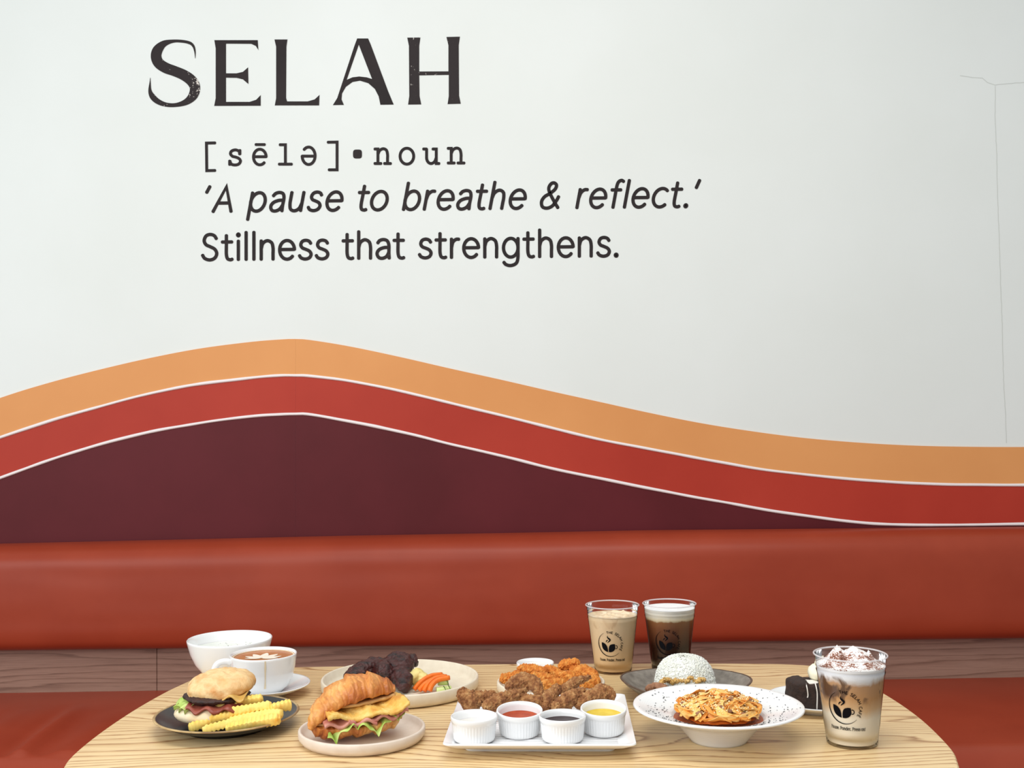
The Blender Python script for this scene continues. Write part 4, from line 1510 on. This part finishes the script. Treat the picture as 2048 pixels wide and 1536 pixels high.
def logo(root, H_r, phi0, sc, zc, m='print'):
    """round emblem and tagline printed on the cup wall; H_r(z) gives the wall radius"""
    U = 1 / 8270.0 * sc

    def wrap(px_, py_, k):
        s, t = px_ * U, py_ * U
        z = zc + t
        r = H_r(z) + .00035 + k * .00002
        ph = phi0 + s / H_r(zc)
        return Vector((r * math.sin(ph), -r * math.cos(ph), z))
    sh = []

    def rb(pts, w, caps=False, wf=None):
        sh.append(ribbon(densify(pts, 9) if wf is None else pts, w, caps, wf))
    # ring, thick at lower left
    A = [120 + (316 - 120) * i / 48 for i in range(49)]
    rb([(190 * math.cos(R(a)), 190 * math.sin(R(a))) for a in A], 10, False, lambda i: 3 + 11 * math.sin(PI * min(1, max(0, i / 48))) ** 1.3)
    # emblem
    ox, oy = 945, 840

    def rel(pts):
        return [(x - ox, oy - y) for x, y in pts]

    def strip(A_, B_):
        n_ = 14
        a_, b_ = spl(rel(A_), 8), spl(rel(B_), 8)
        ia = [a_[int(i * (len(a_) - 1) / n_)] for i in range(n_ + 1)]
        ib = [b_[int(i * (len(b_) - 1) / n_)] for i in range(n_ + 1)]
        K = 6
        pv, pf = [], []
        for i in range(n_ + 1):
            for k in range(K + 1):
                t = k / K
                pv.append(Vector((ia[i][0] + (ib[i][0] - ia[i][0]) * t, ia[i][1] + (ib[i][1] - ia[i][1]) * t)))
        for i in range(n_):
            for k in range(K):
                q = i * (K + 1) + k
                pf.append((q, q + 1, q + K + 2, q + K + 1))
        sh.append((pv, pf))
    strip([(813, 815), (812, 870), (830, 920), (870, 950), (909, 962)], [(813, 815), (850, 825), (885, 855), (903, 900), (909, 962)])
    strip([(920, 962), (922, 900), (940, 855), (978, 838), (1016, 838)], [(920, 962), (962, 960), (1000, 940), (1022, 900), (1016, 838)])
    rb([(1034 - ox + 19 * math.cos(R(a)), oy - 884 + 25 * math.sin(R(a))) for a in range(-120, 121, 12)], 10, False)
    st = cat_rom([(912 - ox, oy - 708, 3), (906 - ox, oy - 730, 12), (922 - ox, oy - 750, 24), (944 - ox, oy - 770, 22), (934 - ox, oy - 792, 16), (914 - ox, oy - 808, 10), (906 - ox, oy - 822, 3)], 4)
    rb([(p.x, p.y) for p in st], 8, False, lambda i: max(2, st[i].z))
    st2 = cat_rom([(884 - ox, oy - 815, 3), (886 - ox, oy - 796, 10), (900 - ox, oy - 780, 12), (914 - ox, oy - 776, 4)], 4)
    rb([(p.x, p.y) for p in st2], 6, False, lambda i: max(2, st2[i].z))
    # words round the ring
    text = 'THE SELAH CAFÉ'
    cap = 34.0
    tot = sum(CAPS[c][0] for c in text) + .16 * (len(text) - 1)
    a0, a1, rb0 = 106.0, -33.0, 164.0
    pos = 0.0
    for c in text:
        wd, strokes = CAPS[c]
        mid = pos + wd / 2
        ac = R(a0 + (a1 - a0) * mid / tot)
        for s_ in strokes:
            pts = []
            for (gx, gy) in densify(s_, .4):
                # tangent runs clockwise, up is outward
                r_ = rb0 + gy * cap
                dx = (gx - wd / 2) * cap
                pts.append((r_ * math.cos(ac) + dx * math.sin(ac), r_ * math.sin(ac) - dx * math.cos(ac)))
            sh.append(ribbon(pts, 6.2, False))
        pos += wd + .16
    # tagline
    text = 'Pause. Ponder. Press on!'
    tot = sum(SLAB[c][0] for c in text) + .06 * len(text)
    xx, x1 = -190.0, 248.0
    k_ = (x1 - xx) / tot
    for c in text:
        wd, strokes = SLAB[c]
        for s_ in strokes:
            sh.append(ribbon([(xx + gx * k_, -262 + gy * k_ * 1.3) for gx, gy in densify(s_, .4)], 5.4, False))
        xx += (wd + .06) * k_
    vs_, fs = [], []
    for q, (pv, pf) in enumerate(sh):
        b = len(vs_)
        vs_ += [wrap(p[0], p[1], q % 5) for p in pv]
        fs += [tuple(b + i for i in f) for f in pf]
    o_ = mesh('cup_print', vs_, fs, m, root, smooth=False)
    o_['label'] = 'black ring emblem of leaf and cup with slogan'
    return o_


def wall_r(z, s):
    return s * (.0352 + (.0464 - .0352) * min(1.0, max(0.0, (z / s - .012) / .095)))


def iced_cup(x, y, s, liq, top_z, label, phi0):
    e = empty('plastic_cup', T(x, y), 0, label, 'iced drink')
    sec = [(0, .0035), (.029, .0035), (.031, .0005), (.0325, 0), (.0340, .002), (.0346, .0075), (.0352, .0125)]
    for i in range(10):
        z = .0125 + i * .0092
        sec.append((wall_r(z * s, s) / s + (.0003 if i in (2,) else 0), z))
    sec += [(.0463, .1000), (.0458, .1008), (.0458, .1040), (.0466, .1048), (.0466, .1080), (.0461, .1088), (.0466, .1096), (.0474, .1150), (.0478, .1205)]
    mesh('cup_wall', *xf(lathe(sec, 72), Matrix.Scale(s, 4)), 'plastic', e)
    v_, f_ = tube([(.0487 * s * math.cos(a), .0487 * s * math.sin(a), .1215 * s) for a in [2 * PI * i / 72 for i in range(72)]], (.0014 * s, .0012 * s), 8, closed=True)
    mesh('cup_rim', v_, f_, 'rimplastic', e)
    lp = [(0, .0040 * s), (.0285 * s, .0040 * s), (.0322 * s, .0045 * s)]
    z = .0078
    while z < top_z:
        lp.append((wall_r(z * s, s) - .0008 if z > .0125 else .0340 * s, z * s))
        z += .006
    rt_ = wall_r(min(top_z, .107) * s, s) - .0010
    lp += [(rt_, top_z * s), (rt_ * .9, top_z * s + .0003), (0, top_z * s + .0003)]
    mesh('drink', *lathe(lp, 64), liq, e, sharp=50)
    logo(e, lambda z_: wall_r(z_, s), phi0, 1.0 if s > 1.02 else .985, .0575 * s if s > 1.02 else .0570)
    return e


cF = iced_cup(.4785, 1.569, 1.035, 'liq_latte', .1075, 'clear plastic cup of layered iced latte topped with cocoa dusted cream', -.285 - .235)
cA = iced_cup(.1805, 2.028, 1.0, 'liq_tea', .1030, 'clear plastic cup of pale iced milk tea beside the dark coffee', -.088 - .12)
cB = iced_cup(.2872, 2.036, 1.0, 'liq_dark', .1135, 'clear plastic cup of dark iced coffee under white foam behind the rice', -.14 - .11)


# ice and froth on top of the tea
def tea_top(u, v):
    a, r = 2 * PI * u, .0452 * v
    x, y = r * math.cos(a), r * math.sin(a)
    h = .0045 * max(0, fnoise((x, y, .3), 70, 2, 3)) * 2 * (1 - v ** 6) + .0012 * fnoise((x, y, 0), 160, 2, 6) * (1 - v ** 4)
    return Vector((x, y, .1034 + h))


v_, f_ = sheet(72, 20, tea_top)
mesh('ice_and_froth', *weld([tuple(q) for q in v_], f_), 'teatop', cA)


def foam_top(u, v):
    a, r = 2 * PI * u, .0462 * v
    x, y = r * math.cos(a), r * math.sin(a)
    return Vector((x, y, .1138 + .0025 * (1 - v * v) + .0008 * fnoise((x, y, 0), 80, 2, 6) * (1 - v ** 4)))


v_, f_ = sheet(64, 14, foam_top)
mesh('foam', *weld([tuple(q) for q in v_], f_), 'whitefoam', cB)


def cream_top(u, v):
    a, r = 2 * PI * u, .0478 * v
    x, y = r * math.cos(a), r * math.sin(a)
    h = 0.0
    for (px_, py_, hh, w, k) in ((-.019, .002, .0265, .020, 1.1), (-.012, .014, .020, .022, .8), (.006, .008, .0215, .026, .7), (.014, .010, .018, .030, .7), (.029, .006, .0185, .012, 1.3), (-.004, -.018, .009, .018, .8), (.016, -.014, .012, .020, .8)):
        d = math.hypot(x - px_ + .004 * fnoise((x, y, 5), 60, 2, px_ * 90), (y - py_) * .9 + .004 * fnoise((x, y, 9), 60, 2, 3))
        h = max(h, hh * max(0.0, 1 - d / w) ** k)
    h += .0030 * fnoise((x, y, 0), 75, 3, 2) + .0018 * abs(fnoise((x, y, 1), 120, 2, 8))
    return Vector((x, y, .1113 + (h + .002) * (1 - v ** 5)))


v_, f_ = sheet(96, 34, cream_top)
o = mesh('whipped_cream', *weld([tuple(q) for q in v_], f_), 'cocoa', cF)
o['label'] = 'white cream peaks dusted with cocoa'

# ------------------------------------------------------------------ grey plate with rice
NX, NY = .283, 1.838


def nrad(a, r, z):
    k = 1 + .020 * math.cos(2 * a + .4) + .012 * math.cos(3 * a + 1) + .006 * math.cos(5 * a)
    zz = z + (.004 * math.cos(2 * a) + .0015 * math.cos(3 * a + 2)) * (r / .106) ** 3 if z > .001 else z
    return r * k, zz


gp = empty('grey_plate', T(NX, NY), 0, 'organic edged grey stoneware plate with brown rim under the rice dome', 'plate')
mesh('plate_body', *lathe([(0, 0), (.060, 0), (.064, .002), (.085, .010), (.100, .0195), (.1062, .0262), (.1050, .0275), (.1020, .0262), (.092, .0180), (.080, .0100), (.070, .0079), (0, .0075)], 96, nrad), 'stone', gp)
pts = []
for i in range(96):
    a = 2 * PI * i / 96
    r, z = nrad(a, .1056, .0268)
    pts.append((r * math.cos(a), r * math.sin(a), z))
mesh('rim', *tube(pts, (.0018, .0012), 8, closed=True), 'stonerim', gp)

IX, IY = .2845, 1.846
rd = empty('rice_dome', T(IX, IY, .0100), 0, 'moulded dome of steamed white rice on the grey plate', 'rice')


def dome(a, t):                    # t 0 at the base, 1 at the top
    th = t * PI / 2
    r = .0505 * math.cos(th) ** .62
    return Vector((r * math.cos(a), r * math.sin(a), .0555 * math.sin(th) ** .95))


v_, f_ = sheet(48, 18, lambda u, v: dome(2 * PI * u, v))
v_, f_ = weld([tuple(q) for q in v_], f_)
base_ring = [i for i, q in enumerate(v_) if abs(q[2]) < 1e-7]
base_ring.sort(key=lambda i: math.atan2(v_[i][1], v_[i][0]))
mesh('rice_core', v_, f_ + [tuple(base_ring)], 'ricebase', rd)
rnd = random.Random(11)
gv, gf = ellipsoid((0, 0, 0), .0034, .00115, .00105, 6, 4)
gr = []
for _ in range(2900):
    t = .03 + .97 * rnd.random() ** 1.15
    a = rnd.uniform(0, 2 * PI)
    p = dome(a, t)
    q = Matrix.Rotation(rnd.uniform(0, PI), 3, 'Z') @ Matrix.Rotation(rnd.uniform(-.5, .5), 3, 'Y')
    nrm_ = Vector((math.cos(a) * math.cos(t * PI / 2), math.sin(a) * math.cos(t * PI / 2), math.sin(t * PI / 2))).normalized()
    rot = nrm_.to_track_quat('Z', 'Y').to_matrix() @ q
    gr.append(([p + nrm_ * rnd.uniform(-.0003, .0009) + rot @ Vector(v) for v in gv], gf))
o = mesh('rice_grain', *join(*gr), 'rice', rd)
tag(o, kind='stuff')


def top_pos():
    a, r = rnd.uniform(0, 2 * PI), abs(rnd.gauss(0, .010))
    return Vector((r * math.cos(a) - .002, r * math.sin(a) - .004, .0562 - 6.5 * r * r))


o = mesh('herb_fleck', *flakes(60, top_pos, .0024, rnd, .6), 'herb', rd, smooth=False)
tag(o, kind='stuff')
piece('meat_piece', [(1297, 1378, 1.788, 7), (1310, 1374, 1.795, 9), (1330, 1377, 1.785, 8)], 'meat', 'brown braised meat piece at the foot of the rice dome', 'meat', None, 70, .0085, amp=.003, freq=90)
rnd = random.Random(8)
for i in range(14):
    x = 1322 + i * 6.6 + rnd.uniform(-3, 3)
    y = 1365 - 5 * math.sin(i * .9) ** 2 + rnd.uniform(-3, 2)
    Yg = 1.800 + rnd.uniform(-.004, .006)
    piece('garlic_bit', [(x - 3, y + rnd.uniform(-2, 2), Yg, rnd.uniform(3, 4.5)), (x + 3, y + rnd.uniform(-2, 2), Yg, rnd.uniform(2.5, 4.5))], 'garlic', 'golden fried garlic bit heaped against the rice dome', 'garlic', 'fried garlic bits on the grey plate', 80 + i, .0080, amp=.0035, freq=170, seg=14, sub=5)

# ------------------------------------------------------------------ pasta bowl
AX, AY = .2925, 1.592
pb = empty('pasta_bowl', T(AX, AY), 0, 'wide rimmed white pasta bowl sprinkled with pepper flakes', 'bowl')
mesh('bowl_body', *lathe([(0, .003), (.036, .003), (.037, 0), (.0405, 0), (.042, .003), (.050, .012), (.060, .024), (.068, .0305), (.090, .0375), (.112, .0450), (.1205, .0478), (.1222, .0492), (.1218, .0508), (.1200, .0515), (.112, .0498), (.090, .0430), (.070, .0372), (.0665, .0352), (.060, .0270), (.050, .017), (.035, .010), (0, .009)], 112), 'ringed', pb)
mesh('sauce_pool', *lathe([(0, .0325), (.050, .0325), (.0600, .0320), (.0638, .0318)], 64), 'tomato', pb)
rnd = random.Random(21)


def rim_pos():
    a = rnd.uniform(0, 2 * PI)
    if rnd.random() < .35 * (1 + math.cos(a - 1.3)):
        return None
    r = rnd.uniform(.071, .116)
    return Vector((r * math.cos(a), r * math.sin(a), .0374 + (.0498 - .0372) * (r - .070) / .042 + .0002))


o = mesh('pepper_flake', *flakes(420, rim_pos, .0017, rnd, .3), 'pepper', pb, smooth=False)
tag(o, kind='stuff')
ps = empty('pasta', T(AX, AY, .0172), 0, 'heap of orange sauced ribbon pasta with grated cheese in the wide bowl', 'pasta')


def mound(x, y):
    r = math.hypot(x, y) / .064
    return .021 + .0215 * max(0, 1 - r * r) ** .8 + .0045 * fnoise((x, y, 0), 45, 2, 3)


mesh('sauce', *(lambda q: weld([tuple(k) for k in q[0]], q[1]))(sheet(60, 18, lambda u, v: Vector((.0575 * v * math.cos(2 * PI * u), .0575 * v * math.sin(2 * PI * u), mound(.0575 * v * math.cos(2 * PI * u), .0575 * v * math.sin(2 * PI * u)) - .0065)))), 'tomato', ps)
for i in range(185):
    a, r = rnd.uniform(0, 2 * PI), (math.sqrt(rnd.random()) * .054 if i > 40 else rnd.uniform(.050, .058))
    x, y = r * math.cos(a), r * math.sin(a)
    h = rnd.uniform(0, 2 * PI)
    cv = rnd.choice((-1, 1)) * rnd.uniform(25, 95)
    L = rnd.uniform(.03, .075)
    n = 16
    path = []
    lift = rnd.uniform(.001, .009)
    for k in range(n + 1):
        q = math.hypot(x, y)
        if q > .0590:
            x, y = x * .0590 / q, y * .0590 / q
        path.append(Vector((x, y, mound(x, y) + lift * math.sin(PI * k / n) + .0006 * (i % 4) - .0006)))
        x += math.cos(h) * L / n
        y += math.sin(h) * L / n
        h += cv * L / n * (1.6 if k > n / 2 else .7)
    tilt = rnd.uniform(-1.2, 1.2)
    upv = Vector((math.sin(tilt) * math.cos(a), math.sin(tilt) * math.sin(a), math.cos(tilt)))
    mesh('noodle', *tube(path, [(rnd.uniform(.0034, .0050), .0006)] * len(path), 8, upv=upv), ('noodle', 'noodle_pale', 'noodle_deep')[i % 3], ps)


def mpos():
    a, r = rnd.uniform(0, 2 * PI), math.sqrt(rnd.random()) * .056
    x, y = r * math.cos(a), r * math.sin(a)
    return Vector((x, y, mound(x, y) + rnd.uniform(.0035, .0085)))


o = mesh('grated_cheese', *flakes(800, mpos, .0016, rnd, 1.0), 'crumb', ps, smooth=False)
tag(o, kind='stuff')
o = mesh('herb_fleck', *flakes(240, mpos, .0013, rnd, .5), 'herb', ps, smooth=False)
tag(o, kind='stuff')
tr_ = []
for i in range(16):
    p = mpos() - Vector((0, 0, .002))
    tr_.append(ellipsoid(p, rnd.uniform(.003, .006), rnd.uniform(.003, .006), .003, 12, 8, ndisp(200, .0015, i)))
o = mesh('minced_meat', *join(*tr_), 'meat', ps)
tag(o, kind='stuff')

# ------------------------------------------------------------------ cake
KX, KY = .486, 1.765
ck = mesh('white_plate', *lathe([(0, .002), (.050, .002), (.052, 0), (.057, 0), (.059, .003), (.070, .008), (.0815, .0138), (.0825, .0150), (.0813, .0158), (.078, .0152), (.065, .0092), (.058, .0068), (0, .0062)], 80), 'ceramic', None, loc=T(KX, KY))
tag(ck, 'white round plate under the chocolate cake', 'plate')
cake = empty('chocolate_cake', T(.4745, 1.742, .0064), R(6), 'dark chocolate cake slice topped with cream and milk drizzle', 'cake')


def cake_fn(u, v):
    a = 2 * PI * u
    e = .45
    cx_, sy_ = math.copysign(abs(math.cos(a)) ** e, math.cos(a)), math.copysign(abs(math.sin(a)) ** e, math.sin(a))
    if v < .6:
        k, z = 1.0 - .04 * (v / .6), .036 * v / .6
    else:
        q = (v - .6) / .4
        k, z = .96 * math.cos(q * PI / 2) ** .6 if q < 1 else 0, .036 + .007 * math.sin(q * PI / 2)
    p = Vector((.045 * k * cx_, .028 * k * sy_, z))
    if p.x < -.02:
        p.z *= 1.08
    return p + Vector((p.x, p.y, .3 * p.z)).normalized() * (.0022 * fnoise(p, 110, 3, 7))


v_, f_ = sheet(72, 26, cake_fn)
mesh('sponge', *weld([tuple(q) for q in v_], f_), 'cake', cake)
ic = ellipsoid((.006, -.002, .054), .017, .015, .014, 28, 16, ndisp(70, .004, 3))
mesh('cream_scoop', *ic, 'icecream', cake)
mesh('cream_swirl', *tube(cat_rom([(.002, -.004, .066), (.004, 0, .070), (.008, .0, .074), (.011, -.001, .077), (.015, 0, .078)], 5), [(.0040 - .00014 * i, .0040 - .00014 * i) for i in range(21)], 10), 'icecream', cake)
drips = [ellipsoid((-.014, -.012, .0415), .016, .011, .0026, 20, 8, ndisp(160, .002, 2)), ellipsoid((.018, -.014, .0415), .016, .010, .0026, 20, 8, ndisp(160, .002, 5))]
for (x, z1_, w) in ((-.009, .004, .0010), (.010, .008, .0011), (-.024, .022, .0009), (.026, .02, .0010)):
    drips.append(tube(cat_rom([(x, -.024, .0425), (x, -.0288, .036), (x + .0008, -.0296, .026), (x - .0004, -.0300, z1_)], 5), [(w, .0009)] * 16, 8, upv=(0, -1, 0)))
mesh('milk_drizzle', *join(*drips), 'milkdrip', cake)
dz = []
rnd = random.Random(3)
for i in range(7):
    pts = [Vector((-.058 + .02 * k + rnd.uniform(-.004, .004), -.046 + .006 * i * .6 + rnd.uniform(-.003, .003), .0100)) for k in range(5)]
    pts = [Vector((p.x, p.y, .0072 + max(0, (p.xy.length - .055)) * .28)) for p in pts]
    dz.append(tube(cat_rom(pts, 5), (.0007, .0004), 6))
o = mesh('chocolate_drizzle', *join(*dz), 'drizzle', ck)
